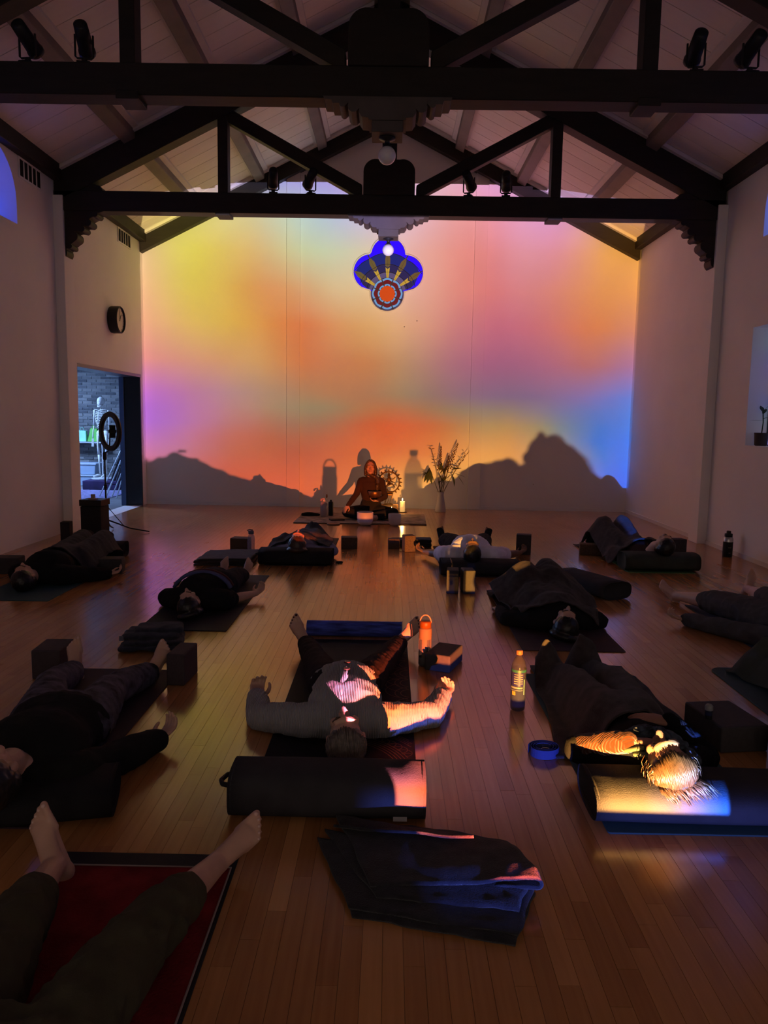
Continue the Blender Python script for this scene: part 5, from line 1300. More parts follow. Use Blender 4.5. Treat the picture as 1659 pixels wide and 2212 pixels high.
# right: blonde person, head on the bolster
PEOPLE[4] = figure('blonde person in a dark fleece under a brown blanket, head on the lit bolster', (1.068, 2.735, 0.180), (1.095, 3.37, 0.10),
    [((0.80, 3.04, 0.105), (0.965, 2.915, 0.190), (0.85, -0.10, 0.10), (0.1, -0.2, -1), 0.35, 1), ((1.36, 3.10, 0.055), (1.20, 3.13, 0.195), (-0.9, 0.1, 0.1), (0, 0.1, -1), 0.3, -1)],
    [((0.99, 3.80, 0.10), (0.96, 4.06, 0.065), (-0.50, 0.1, 0.80)), ((1.20, 3.82, 0.10), (1.15, 4.13, 0.07), (-0.05, 0.2, 0.9))],
    top=T_('fleece', (0.0045, 0.004, 0.0045)), pants=T_('trousers', (0.02, 0.02, 0.02)), hair=('locks', HBL, dict(n=300, seed=9, rad=0.0019, fall=0.3, start=28)), voxel=0.005, ratio=0.6, head_roll=-0.25, top_grow=0.018, top_wr=0.007, girth=0.82, sleeve=0.5, skin=SKIN4)
p4, h4, R4, o4, _ = PEOPLE[4]
MT['rust'] = mat('rust_knit', (0.030, 0.0075, 0.002), 0.95, spec=0.1, wave=(40, 0.5, 'Y'), sheen=0.3)
v = Vol(); v.limb([(0.80, 3.04, 0.108), (0.86, 3.0, 0.14), (0.91, 2.96, 0.168), (0.965, 2.918, 0.192)], [0.050, 0.049, 0.047, 0.041], 16, 4); v.fuse('knit_cuff', MT['rust'], 0.005, p4, 2, tuple(o4), wrinkle=0.004, wscale=30)
v = Vol(); v.limb([(1.36, 3.10, 0.060), (1.29, 3.12, 0.12), (1.215, 3.13, 0.19)], [0.050, 0.046, 0.038], 14, 4); v.fuse('sleeve', p4.children[[c.name.split('.')[0] for c in p4.children].index('fleece')].data.materials[0], 0.006, p4, 3, tuple(o4), wrinkle=0.006, wscale=16)
MT['scarf'] = mat('patterned_scarf', (0.045, 0.06, 0.075), 0.9, vary=0.9, vscale=28, bump=0.6, bscale=60)
v = Vol(); v.limb([(1.0, 2.985, 0.170), (1.08, 2.995, 0.19), (1.165, 2.975, 0.165), (1.225, 2.915, 0.115)], [(0.04, 0.030), (0.05, 0.030), (0.05, 0.028), (0.035, 0.025)], 14, 4); v.fuse('scarf', MT['scarf'], 0.006, p4, 2, tuple(o4), wrinkle=0.014, wscale=24)
MT['green_cloth'] = mat('pale_green_collar', (0.09, 0.10, 0.055), 0.9, vary=0.2)
for a, b, c in (((0.955, 2.89, 0.17), (0.99, 2.865, 0.19), (1.01, 2.855, 0.195)), ((0.985, 2.865, 0.165), (1.01, 2.83, 0.18), (1.02, 2.81, 0.18))):
    v = Vol(); v.limb([a, b, c], [(0.018, 0.01), (0.022, 0.010), (0.014, 0.008)], 10, 3); v.fuse('collar', MT['green_cloth'], 0.004, p4, 1, tuple(o4))
# tied-back hair with a dark band, loose strands
P4_ = lambda x, y, z: tuple(h4+R4 @ V3(x, y, z)-o4)
MB().tube([P4_(-0.085, -0.055, -0.045), P4_(-0.05, -0.105, -0.040), P4_(0.0, -0.125, -0.036), P4_(0.05, -0.105, -0.040), P4_(0.085, -0.055, -0.045)], 0.0085, 8).build('hair_band', 'blackmatte', p4, smooth=True)
rn = random.Random(4); b = MB()
for k in range(170):
    w = rn.uniform(-0.075, 0.075); q0 = V3(w, -0.112+0.5*abs(w)*abs(w)*8+rn.uniform(-0.006, 0.006), -0.034)
    fq = rn.uniform(0.2, 1.0)
    q1 = q0+fq*V3(0.012+w*0.10+rn.uniform(-0.008, 0.008), -0.022-rn.uniform(0, 0.012), -0.016); q2 = q1+fq*V3(0.018+w*0.05+rn.uniform(-0.01, 0.01), -0.012-rn.uniform(0, 0.014), -0.030-rn.uniform(0, 0.018))
    b.tube([P4_(*q0), P4_(*q1), P4_(*q2)], [0.0020, 0.0024, 0.0010], 5)
for k in range(34):
    side = rn.choice((-1, -1, -1, 1)); a = V3(side*0.076, -0.02+rn.uniform(-0.05, 0.05), 0.03+rn.uniform(-0.03, 0.02)); e = a+V3(side*rn.uniform(0.008, 0.03), rn.uniform(-0.03, 0.05), -rn.uniform(0.03, 0.07))
    b.tube([P4_(*a), P4_(*((a+e)/2+V3(side*0.008, 0.0, 0.006))), P4_(*e)], [0.0016, 0.0014, 0.0006], 4)
b.build('loose_hair', HBL, p4, smooth=True)['kind'] = 'stuff'
# mid right, dark hair, under blankets
PEOPLE[5] = figure('dark-haired person with closed eyes under brown and black blankets, mid right', (1.20, 5.00, 0.11), (1.20, 5.55, 0.11),
    [((0.86, 5.35, 0.05), (0.845, 5.60, 0.045), (-0.1, 1, 0), (0, 0, -1), 0.3, -1), ((1.52, 5.32, 0.05), (1.50, 5.56, 0.045), (0.1, 1, 0), (0, 0, -1), 0.3, 1)],
    [((1.06, 5.86, 0.26), (1.03, 6.20, 0.07), (0, 0.9, 0.3)), ((1.24, 5.88, 0.29), (1.20, 6.22, 0.07), (0, 0.9, 0.3))],
    s=0.95, top=T_('jumper', (0.013, 0.013, 0.014)), pants=T_('trousers', (0.02, 0.02, 0.022)), hair=('long', HBK), voxel=0.007, ratio=0.6, head_roll=0.22)
# right edge: grey clothes
PEOPLE[6] = figure('person in grey clothes with bare feet, cut off by the right edge', (2.86, 4.42, 0.10), (2.78, 5.15, 0.12),
    [((2.42, 5.05, 0.055), (2.17, 5.42, 0.05), (-0.62, 0.45, 0.05), (0, 0, 1), 0.7, -1), ((3.15, 4.95, 0.05), (3.25, 5.2, 0.05), (0.1, 1, 0), UP, 0.4, -1)],
    [((2.52, 5.66, 0.115), (2.36, 6.15, 0.060), (-0.42, 0.55, 0.62)), ((2.96, 5.78, 0.12), (3.08, 6.42, 0.065), (0.42, 0.15, 0.86))],
    girth=1.12, top=T_('shirt', (0.070, 0.066, 0.066)), pants=T_('trousers', (0.072, 0.064, 0.060)), hair=('cap', HBK), pant_len=0.30, voxel=0.007, ratio=0.6, pants_grow=0.02, top_grow=0.02, pants_wr=0.011, top_wr=0.009)
# far right, head on the green grey bolster
PEOPLE[7] = figure('person under a dark blanket with head tilted on a green grey bolster', (2.74, 7.50, 0.262), (2.56, 8.12, 0.11),
    [((2.38, 7.95, 0.08), (2.42, 8.2, 0.10), (0.2, 0.9, 0), (0, 0, -1), 0.3, -1), ((2.95, 7.98, 0.08), (2.80, 8.15, 0.18), (-0.6, 0.3, 0), (0, 0, -1), 0.3, 1)],
    [((2.40, 8.48, 0.33), (2.38, 8.86, 0.07), (0, 0.9, 0.3)), ((2.62, 8.50, 0.33), (2.60, 8.88, 0.07), (0, 0.9, 0.3))],
    top=T_('jumper', (0.035, 0.020, 0.016)), pants=T_('trousers', (0.02, 0.02, 0.022)), hair=('cap', HBK), voxel=0.008, ratio=0.6, head_roll=0.35)
# back row, white shirt
PEOPLE[8] = figure('person in a white shirt lying back over a bolster with arms spread', (0.80, 7.16, 0.222), (0.86, 7.98, 0.12),
    [((0.50, 7.78, 0.085), (0.385, 8.05, 0.055), (-0.55, 0.6, 0.2), (0.2, 0, 1), 0.8, 1), ((1.27, 7.82, 0.085), (1.42, 8.10, 0.055), (0.5, 0.7, 0.15), (-0.2, 0, 1), 0.8, -1)],
    [((0.66, 8.38, 0.13), (0.635, 8.72, 0.065), (-0.20, 0.30, 0.92)), ((1.06, 8.40, 0.13), (1.13, 8.74, 0.065), (0.22, 0.30, 0.92))],
    skin=SKIN2, girth=1.18, top=T_('white_shirt', (0.74, 0.71, 0.82)), pants=T_('trousers', (0.014, 0.014, 0.015)), hair=('cap', HBK), sleeve=0.4, pant_len=0.7, voxel=0.008, ratio=0.6, sh_lift=0.045, chest_lift=0.02, top_grow=0.022)
p8, _, _, o8, ft8 = PEOPLE[8]
for (e, an, sh_, toe, inn, (ball, f, a, down)) in ft8:
    v = Vol(); v.limb([an-sh_*0.05, an+down*0.01], [0.040, 0.040], 12, 3); v.limb([an+down*0.045-f*0.035, an+down*0.03+f*0.06, ball+f*0.028-down*0.004], [(0.040, 0.040), (0.042, 0.040), (0.046, 0.024)], 12, 4)
    v.fuse('sock', MT['black_canvas'], 0.007, p8, 3, tuple(o8))
# back row, blanket and dark round head
PEOPLE[9] = figure('person in a lavender shirt under a dark blanket, head on a black bolster', (-0.90, 7.49, 0.225), (-0.89, 8.06, 0.11),
    [((-1.22, 7.92, 0.07), (-1.10, 8.12, 0.16), (0.6, 0.4, 0), (0, 0, -1), 0.3, -1), ((-0.58, 7.92, 0.07), (-0.70, 8.12, 0.16), (-0.6, 0.4, 0), (0, 0, -1), 0.3, 1)],
    [((-0.95, 8.50, 0.12), (-0.935, 8.88, 0.06), (-0.05, 0.35, 0.80)), ((-0.82, 8.50, 0.12), (-0.845, 8.88, 0.06), (0.03, 0.35, 0.80))],
    top=T_('lavender_shirt', (0.22, 0.21, 0.30)), pants=T_('trousers', (0.02, 0.02, 0.022)), hair=('long', HB), voxel=0.008, ratio=0.6)
# left middle, dark shirt with a striped band
PEOPLE[10] = figure('person in a black shirt with a blue striped chest, bare feet, on a black mat', (-1.435, 5.40, 0.10), (-1.395, 6.02, 0.11),
    [((-1.74, 5.80, 0.05), (-1.715, 5.98, 0.05), (0.1, 0.9, 0.2), UP, 0.6, 1), ((-1.185, 5.76, 0.06), (-1.045, 5.98, 0.055), (0.25, 0.9, 0.2), UP, 0.6, -1)],
    [((-1.50, 6.34, 0.11), (-1.46, 6.66, 0.06), (-0.12, 0.35, 0.92)), ((-1.29, 6.34, 0.11), (-1.275, 6.64, 0.06), (0.30, 0.35, 0.88))],
    s=0.92, girth=1.12, top=T_('shirt', (0.011, 0.011, 0.012)), pants=T_('jeans', (0.016, 0.017, 0.024)), hair=('long', HBK), sleeve=0.4, pant_len=0.85, voxel=0.007, ratio=0.6, head_roll=-0.3, top_grow=0.02)
p10, _, _, o10, _ = PEOPLE[10]
for k, (c, dy) in enumerate((((0.075, 0.02, 0.022), 0.06), ((0.05, 0.06, 0.16), 0.0), ((0.06, 0.07, 0.18), -0.025))):
    pts = [(-1.42+0.225*math.sin(R_(a))-o10[0], 5.79+dy-0.03*abs(math.sin(R_(a)))-o10[1], 0.105+0.158*math.cos(R_(a))) for a in range(-75, 76, 15)]
    MB().tube(pts, 0.0135, 6).build('stripe', mat('stripe_%d' % k, c, 0.9), p10, smooth=True)
# left wall
PEOPLE[11] = figure('person in black by the left wall with calves over a bolster', (-2.99, 6.15, 0.11), (-2.90, 6.82, 0.12),
    [((-3.27, 6.6, 0.06), (-3.3, 6.85, 0.06), (-0.1, 1, 0), UP, 0.4, 1), ((-2.645, 6.50, 0.07), (-2.475, 6.62, 0.055), (0.9, 0.4, 0.15), UP, 0.7, -1)],
    [((-3.0, 7.28, 0.20), (-3.05, 7.66, 0.225), (-0.1, 0.97, 0.1)), ((-2.80, 7.28, 0.20), (-2.85, 7.66, 0.225), (0.1, 0.97, 0.1))],
    girth=1.12, top=T_('jumper', (0.010, 0.010, 0.011)), pants=T_('trousers', (0.020, 0.019, 0.022)), hair=('cap', HBK), pant_len=0.95, voxel=0.008, ratio=0.6, head_roll=-0.35, top_grow=0.022)
# right edge, under a blanket
PEOPLE[13] = figure('person under a dark green blanket at the right edge, mostly out of frame', (2.32, 2.75, 0.11), (2.26, 3.45, 0.11),
    [((2.0, 3.1, 0.06), (2.05, 3.35, 0.08), (0.2, 0.9, 0), (0, 0, -1), 0.3, -1), ((2.62, 3.1, 0.06), (2.55, 3.35, 0.08), (-0.2, 0.9, 0), (0, 0, -1), 0.3, 1)],
    [((2.18, 3.85, 0.15), (2.17, 4.18, 0.07), (-0.1, 0.3, 0.9)), ((2.36, 3.85, 0.15), (2.37, 4.18, 0.07), (0.1, 0.3, 0.9))],
    top=T_('jumper', (0.012, 0.012, 0.012)), pants=T_('trousers', (0.015, 0.015, 0.015)), hair=('cap', HBK), voxel=0.009, ratio=0.6)

# ---- blankets over people
def body_objs(i): return tree_of(PEOPLE[i][0])
bl = 'blankets over people'
drape('blanket', 'large brown wool blanket over the blonde person, tented by the feet', bl, [(0.755, 3.165), (1.43, 3.20), (1.41, 4.42), (0.86, 4.42)], body_objs(4), 'wool', seed=1.3, wr=0.010, slope=2.0, nu=80, nv=110, wdir=(1, 0.7))
kb = drape('blanket', 'black blanket tented over raised knees beside the askew bolster', bl, [(0.88, 5.72), (1.42, 5.66), (1.40, 6.42), (0.84, 6.42)], body_objs(5), 'wool_dk', seed=7.7, wr=0.009, nu=60, nv=70, slope=1.5, gap=0.03)
drape('blanket', 'brown wool blanket over the belly of the dark-haired person', bl, [(0.93, 5.20), (1.47, 5.12), (1.56, 5.78), (0.80, 5.86)], body_objs(5)+[kb], 'wool', seed=4.1, wr=0.012, nu=70, nv=70, slope=1.2)
drape('blanket', 'dark brown blanket over raised knees near the right wall', bl, [(2.28, 7.78), (2.95, 7.82), (2.80, 8.98), (2.22, 8.98)], body_objs(7), 'wool', seed=2.9, wr=0.012, nu=60, nv=80, slope=1.6)
drape('blanket', 'dark grey blanket over the legs behind the black bolster', bl, [(-1.24, 7.72), (-0.58, 7.72), (-0.66, 9.14), (-1.12, 9.14)], body_objs(9), 'wool_navy', seed=5.5, wr=0.010, nu=60, nv=80, slope=0.75, smooth=7)
drape('blanket', 'dark green blanket over the person at the right edge', bl, [(2.02, 2.95), (2.60, 2.95), (2.56, 4.36), (2.02, 4.36)], body_objs(13), 'green_canvas', seed=6.2, wr=0.012, nu=60, nv=90, slope=1.5)
drape('blanket', 'black blanket over the hips of the person by the left wall', bl, [(-3.22, 6.62), (-2.62, 6.62), (-2.66, 7.52), (-3.20, 7.52)], body_objs(11)+tree_of(B11), 'wool_dk', seed=8.2, wr=0.012, nu=60, nv=70, slope=1.6)
# ================================================================== FOLDED BLANKETS
def folded_blanket(label, m, org, axes, W, Dp, turns, loop, th=0.010, wr=0.006, seed=0.0, group='folded blankets', tag_at=None, lift=0.0, skew=0.0, cone=0.0):
    """a sheet folded back and forth: loops at the right end, open edges at the left, swept along the depth"""
    ux = unit(V3(*axes[0], 0)); uy = unit(V3(*axes[1], 0))
    prof = []           # (x, z, outward) of the sheet's middle line
    z = 0.008; r0 = loop
    for k in range(turns):
        right = k % 2 == 0
        rad = r0[k] if k < len(r0) else 0.008
        xa, xb = (0.01*k*((-1)**k), W-rad*(1 if right else 1)) if right else (W-r0[k-1], 0.012*k)
        n = 14
        for j in range(n+1):
            u = j/n; x = xa+(xb-xa)*u; zz = z
            if not right and k == turns-1: zz = z-0.0*u
            prof.append((x, zz))
        if k < turns-1:
            cx = xb; rr = rad
            for j in range(1, 8):
                a = -math.pi/2+math.pi*j/8
                prof.append((cx+(1 if right else -1)*rr*math.cos(a)*0.9, z+rr+rr*math.sin(a)))
            z += 2*rr
    nvv = 26; verts = []; np_ = len(prof)
    zl = [p[1] for p in prof]; zmax = max(zl)
    for j in range(nvv):
        v = j/(nvv-1)
        for i, (x, zz) in enumerate(prof):
            f = i/(np_-1)
            sk = skew*v; xx = x*(1+cone*(v-0.5))+sk
            # relax: layers settle on the left where nothing holds them up
            if zz > 0.02:
                settle = max(0.0, min(1.0, 1-x/W)); zz2 = zz*(1-0.55*settle*(1 if loop[0] > 0.02 else 0.3))
            else: zz2 = zz
            nz = mnoise.noise(Vector((xx*6+seed, v*Dp*6+seed, f*3)))
            p = V3(*org, 0)+ux*xx+uy*(v*Dp+0.012*mnoise.noise(Vector((f*5+seed, v*2, 3))))
            verts.append((p[0]-org[0], p[1]-org[1], max(zz2+nz*wr*(0.4+min(1, zz2*12))+lift*0, 0.005)))
    faces = [(j*np_+i, j*np_+i+1, (j+1)*np_+i+1, (j+1)*np_+i) for j in range(nvv-1) for i in range(np_-1)]
    me = bpy.data.meshes.new('folded_blanket'); me.from_pydata(verts, [], faces)
    me.polygons.foreach_set('use_smooth', [True]*len(me.polygons))
    o = new_obj('folded_blanket', me, m); o.location = (org[0], org[1], 0)
    s = o.modifiers.new('thick', 'SOLIDIFY'); s.thickness = th; s.offset = 0.0
    tag(o, label, 'blanket', group); return o
def sheet(name, fn, nu, nv, m, parent=None, th=0.009, org=(0, 0)):
    vs = [fn(i/(nu-1), j/(nv-1)) for j in range(nv) for i in range(nu)]
    vs = [(x-org[0], y-org[1], max(z, 0.005)) for x, y, z in vs]
    me = bpy.data.meshes.new(name); me.from_pydata(vs, [], [(j*nu+i, j*nu+i+1, (j+1)*nu+i+1, (j+1)*nu+i) for j in range(nv-1) for i in range(nu-1)])
    me.polygons.foreach_set('use_smooth', [True]*len(me.polygons))
    o = new_obj(name, me, m, parent); sm = o.modifiers.new('t', 'SOLIDIFY'); sm.thickness = th; sm.offset = 0.0
    if parent is None: o.location = (org[0], org[1], 0)
    return o
def bil(A, B, C, D, u, v):
    A, B, C, D = [V3(*q, 0) for q in (A, B, C, D)]
    return (A*(1-u)+B*u)*(1-v)+(D*(1-u)+C*u)*v
def nse(p, f, s_): return mnoise.noise(Vector((p[0]*f+s_, p[1]*f, s_*1.7)))
FO = (0.12, 2.25)
def flat_layer(A, B, C, D, z, s_, amp=0.007, tilt=0.0, bow=0.012):
    def f(u, v):
        p = bil(A, B, C, D, u, v); p[0] += bow*nse((u*2, v*2), 1.5, s_+5); p[1] += bow*nse((u*2, v*2), 1.5, s_+9)
        e = min(u, 1-u, v, 1-v)
        return (p[0], p[1], z+tilt*u*(0.4+0.6*v)+amp*nse(p, 8, s_)+0.5*amp*nse(p, 19, s_)-0.006*max(0, 1-e*14))
    return f
fb = sheet('folded_blanket', flat_layer((-0.085, 2.075), (0.375, 1.965), (0.47, 2.20), (-0.205, 2.45), 0.012, 1.0), 40, 30, 'wool_dk', None, 0.012, FO)
tag(fb, 'black wool blanket folded in loose layers on the floor in the foreground', 'blanket', 'folded blankets')
sheet('under_layer', flat_layer((-0.10, 2.10), (0.385, 1.985), (0.475, 2.22), (-0.225, 2.47), 0.026, 2.0, 0.006, 0.004), 40, 30, 'wool_dk', fb, 0.011, FO)
sheet('middle_layer', flat_layer((-0.02, 2.125), (0.40, 2.06), (0.47, 2.25), (-0.205, 2.50), 0.038, 3.0, 0.008, 0.012), 40, 30, 'wool_dk', fb, 0.011, FO)
def top_fold(u, v):          # the top sheet runs right, curls over at the fold and tucks back under
    w = 0.50-0.02*v; r = 0.016+0.006*v
    if u < 0.72: q = u/0.72; x = q*w; z = 0.050+0.030*q**1.4
    else:
        a = (u-0.72)/0.28
        if a < 0.5: t_ = a/0.5*math.pi; x = w+1.25*r*math.sin(t_); z = 0.080-r+r*math.cos(t_)
        else: q = (a-0.5)/0.5; x = w-q*0.20; z = 0.080-2*r-0.004*q
    A = bil((-0.035, 2.16), (0.465, 2.165), (0.40, 2.42), (-0.17, 2.60), min(x/w, 1.0), v)
    ex = max(0, x-w); p = A+V3(ex, -0.15*ex, 0)
    return (p[0]+0.010*nse((u*2, v*2), 1.5, 31), p[1]+0.010*nse((u*2, v*2), 1.5, 37), z*(1-0.35*v**2)+0.010*nse(p, 7, 4.4)+0.005*nse(p, 17, 6.1))
sheet('top_layer', top_fold, 70, 34, 'wool_dk', fb, 0.010, FO)
sheet('loose_corner', lambda u, v: (lambda p: (p[0], p[1], 0.055*(1-v)**1.2+0.012+0.014*u*(1-v)+0.008*nse(p, 8, 7)))(bil((-0.17, 2.46), (0.30, 2.38), (0.10, 2.575), (-0.10, 2.56), u, v)), 34, 18, 'wool_dk', fb, 0.009, FO)
v = Vol()
for k, (z, w, d_) in enumerate(((0.022, 0.165, 0.14), (0.052, 0.155, 0.135), (0.082, 0.150, 0.125), (0.108, 0.125, 0.085))):
    dx = (0.0, 0.012, -0.008, 0.03)[k]
    v.limb([(-1.475-w+dx, 4.66+0.02*k, z), (-1.475+dx, 4.67+0.02*k, z+0.004), (-1.475+w+dx, 4.70+0.02*k, z)], [(d_, 0.017), (d_, 0.020), (d_, 0.018)], 22, 6)
o = v.fuse('folded_blanket', MT['wool_navy'], 0.006, None, 1, (-1.475, 4.68, 0.0), wrinkle=0.009, wscale=9, ratio=0.7); tag(o, 'dark navy blanket folded into a small rounded pile at the end of a black mat', 'blanket', 'folded blankets')
MB().box((-0.165, -0.135, 0.075), (-0.140, -0.130, 0.105)).build('care_label', mat('grey_label', (0.12, 0.12, 0.16), 0.8), o)
folded_blanket('dark brown blanket folded flat beside the clear bottle', MT['wool'], (-1.90, 7.34), ((1.0, 0.02), (0.0, 1.0)), 0.55, 0.55, 4, [0.012, 0.010, 0.010], seed=8.0, wr=0.006)
folded_blanket('black blanket folded narrow behind the brown blocks', MT['wool_dk'], (0.0, 8.66), ((1.0, 0.04), (0.0, 1.0)), 0.50, 0.20, 4, [0.014, 0.012, 0.012], seed=3.0, wr=0.006)

# ================================================================== BOTTLES
def clearmat(name, col, a, rough=0.08): return mat(name, col, rough, spec=0.6, alpha=a)
# white flask with peach sleeve, orange band and carry loop
t = thing('drinking_flask', 'white drinking flask with orange lid band and carry loop, glowing in the beam', 'flask', (0.23, 4.41, 0.0), R_(-10))
MB().lathe([(0.0, 0.0), (0.033, 0.0), (0.036, 0.006), (0.036, 0.215), (0.031, 0.23), (0.0, 0.23)], 28, cap=False).build('bottle_body', clearmat('frosted_glass', (0.10, 0.10, 0.11), 0.55, 0.3), t, smooth=True)
sv = MB(); n = 40
peach = mat('peach_sleeve', (0.13, 0.095, 0.075), 0.7)
MB().lathe([(0.0368, 0.165), (0.0385, 0.168), (0.0385, 0.224), (0.034, 0.232), (0.0, 0.234)], 28, cap=False).build('sleeve_collar', peach, t, smooth=True)
for a in (-90, 0, 90, 180):
    pts = [(0.0376*math.cos(R_(a+d)), 0.0376*math.sin(R_(a+d))) for d in range(-22, 23, 4)]; pi = [(0.0362*math.cos(R_(a+d)), 0.0362*math.sin(R_(a+d))) for d in range(-22, 23, 4)][::-1]
    MB().prism(pts+pi, 'z', 0.055, 0.17).build('sleeve_strip', peach, t)
for z0, z1 in ((0.010, 0.055),):
    MB().lathe([(0.0362, z0), (0.0378, z0+0.003), (0.0378, z1-0.003), (0.0362, z1)], 28, cap=False).build('sleeve_base', mat('grey_sleeve', (0.10, 0.095, 0.10), 0.7), t, smooth=True)
MB().lathe([(0.031, 0.232), (0.0345, 0.235), (0.0345, 0.268), (0.031, 0.272), (0.0, 0.272)], 28, cap=False).build('lid', mat('orange_lid', (0.13, 0.045, 0.004), 0.45), t, smooth=True)
MB().tube([(0.033*math.cos(R_(a)), 0.0, 0.262+0.046*math.sin(R_(a))) for a in range(0, 181, 12)], 0.0042, 8).build('carry_loop', mat('pale_loop', (0.22, 0.18, 0.16), 0.5), t, smooth=True)
# tall clear water bottle
t = thing('water_bottle', 'tall clear plastic water bottle with a purple and teal label and pale cap', 'bottle', (0.67, 3.73, 0.0), R_(15))
MB().lathe([(0.0, 0.006), (0.025, 0.0), (0.036, 0.008), (0.0375, 0.03), (0.0375, 0.215), (0.036, 0.235), (0.026, 0.265), (0.0135, 0.282), (0.0135, 0.295), (0.0, 0.296)], 32, cap=False).build('bottle_shell', clearmat('clear_plastic', (0.03, 0.03, 0.045), 0.42, 0.06), t, smooth=True)
MB().lathe([(0.0, 0.007), (0.024, 0.003), (0.0355, 0.010), (0.0365, 0.03), (0.0365, 0.165), (0.0, 0.165)], 28, cap=False).build('water', clearmat('water', (0.02, 0.025, 0.05), 0.5, 0.03), t, smooth=True)
MB().lathe([(0.0158, 0.290), (0.0165, 0.292), (0.0165, 0.309), (0.015, 0.312), (0.0, 0.312)], 24, cap=False).build('cap', mat('pale_cap', (0.16, 0.10, 0.08), 0.5), t, smooth=True)
def band(a0, a1, z0, z1, m, name, r=0.0381, n=14):
    b = MB(); b.add([(r*math.cos(R_(a0+(a1-a0)*k/n)), r*math.sin(R_(a0+(a1-a0)*k/n)), z) for z in (z0, z1) for k in range(n+1)], [(k, k+1, n+2+k, n+1+k) for k in range(n)])
    return b.build(name, m, t, smooth=True)
band(-200, 20, 0.205, 0.218, mat('label_teal', (0.012, 0.055, 0.06), 0.4), 'label_band')
band(-200, -75, 0.135, 0.205, mat('label_purple', (0.010, 0.008, 0.07), 0.4), 'label_panel')
WL = mat('label_white', (0.09, 0.08, 0.09), 0.4)
for k in range(5):
    band(-150, -118, 0.146+0.0115*k, 0.151+0.0115*k, WL, 'label_text_line', 0.0384, 6); band(-100, -80, 0.146+0.0115*k, 0.151+0.0115*k, WL, 'label_text_line', 0.0384, 6)
band(-190, -80, 0.122, 0.131, WL, 'label_stripe', 0.0384); band(-190, -80, 0.112, 0.115, WL, 'label_stripe', 0.0384)
band(-72, -62, 0.09, 0.17, mat('label_barcode', (0.07, 0.12, 0.10), 0.4), 'label_barcode', 0.0384, 4)
band(-165, -135, 0.088, 0.108, mat('label_sticker', (0.15, 0.09, 0.02), 0.4), 'label_sticker', 0.0384, 4)
# clear lavender bottle at the back
t = thing('sports_bottle', 'clear lavender sports bottle with a flip lid beside a brown block', 'bottle', (-1.47, 8.09, 0.0), 0)
MB().lathe([(0.0, 0.0), (0.036, 0.0), (0.040, 0.008), (0.038, 0.06), (0.040, 0.15), (0.036, 0.185), (0.024, 0.205), (0.024, 0.215)], 24, cap=False).build('bottle_body', clearmat('lavender_plastic', (0.30, 0.29, 0.45), 0.5, 0.12), t, smooth=True)
MB().lathe([(0.027, 0.208), (0.030, 0.212), (0.030, 0.240), (0.026, 0.246), (0.0, 0.247)], 20, cap=False).build('lid', mat('grey_lid', (0.12, 0.12, 0.16), 0.4), t, smooth=True)
MB().tube([(-0.028, 0.0, 0.238), (-0.040, 0.0, 0.250), (-0.02, 0, 0.256), (0.02, 0, 0.252)], 0.006, 6).build('spout', mat('dark_spout', (0.03, 0.03, 0.04), 0.4), t, smooth=True)
# steel flask by the right wall
t = thing('steel_flask', 'dark steel flask with black cap standing against the right wall', 'flask', (3.77, 8.40, 0.0), 0)
MB().lathe([(0.0, 0.0), (0.048, 0.0), (0.052, 0.006), (0.052, 0.17)], 28, cap=False).build('sleeve', mat('dark_sleeve', (0.016, 0.018, 0.014), 0.6), t, smooth=True)
MB().lathe([(0.052, 0.17), (0.052, 0.205), (0.040, 0.222), (0.038, 0.226)], 28, cap=False).build('shoulder', mat('brushed_steel', (0.45, 0.45, 0.44), 0.3, metal=0.9), t, smooth=True)
MB().lathe([(0.040, 0.224), (0.042, 0.228), (0.042, 0.258), (0.024, 0.264), (0.024, 0.285), (0.020, 0.290), (0.0, 0.290)], 24, cap=False).build('cap', 'black', t, smooth=True)
for k, (z, w) in enumerate(((0.105, 40), (0.045, 24))):
    band(-90-w/2, -90+w/2, z, z+0.006, mat('flask_print_%d' % k, (0.12, 0.12, 0.11), 0.6), 'printed_line', 0.0523, 8)
# small dark disc and strap
o = MB().lathe([(0.0, 0.0), (0.032, 0.0), (0.035, 0.004), (0.035, 0.012), (0.030, 0.016), (0.0, 0.016)], 24, cap=False).build('bottle_lid', 'blackmatte', smooth=True, loc=(-0.49, 7.62, 0.0)); tag(o, 'small black disc lying alone on the floor near the black bolster', 'lid')
t = thing('yoga_strap', 'coiled slate blue strap with a metal buckle beside the teal mat', 'strap', (0.70, 3.21, 0.0), R_(20))
pts = []
for k in range(90):
    a = R_(k/89*3.4*360); r = 0.030+0.034*k/89; pts.append((r*math.cos(a)*1.08, r*math.sin(a)*0.95))
nrm = [(p[0]*1.035, p[1]*1.035) for p in pts]
b = MB(); m_ = len(pts)
b.add([(p[0], p[1], 0.001) for p in pts]+[(p[0], p[1], 0.041) for p in pts]+[(p[0], p[1], 0.001) for p in nrm]+[(p[0], p[1], 0.041) for p in nrm],
      [(k, k+1, m_+k+1, m_+k) for k in range(m_-1)]+[(2*m_+k, 3*m_+k, 3*m_+k+1, 2*m_+k+1) for k in range(m_-1)]+[(m_+k, m_+k+1, 3*m_+k+1, 3*m_+k) for k in range(m_-1)]+[(k, 2*m_+k, 2*m_+k+1, k+1) for k in range(m_-1)])
b.build('webbing', fabric('blue_webbing', (0.060, 0.075, 0.22), vary=0.1, bump=0.4, bs=400), t)
MB().tube([(0.018*math.cos(R_(a)), -0.010+0.012*math.sin(R_(a)), 0.030) for a in range(0, 360, 30)], 0.0028, 6, closed=True).build('buckle', mat('chrome_buckle', (0.75, 0.75, 0.78), 0.2, metal=1.0), t, smooth=True)
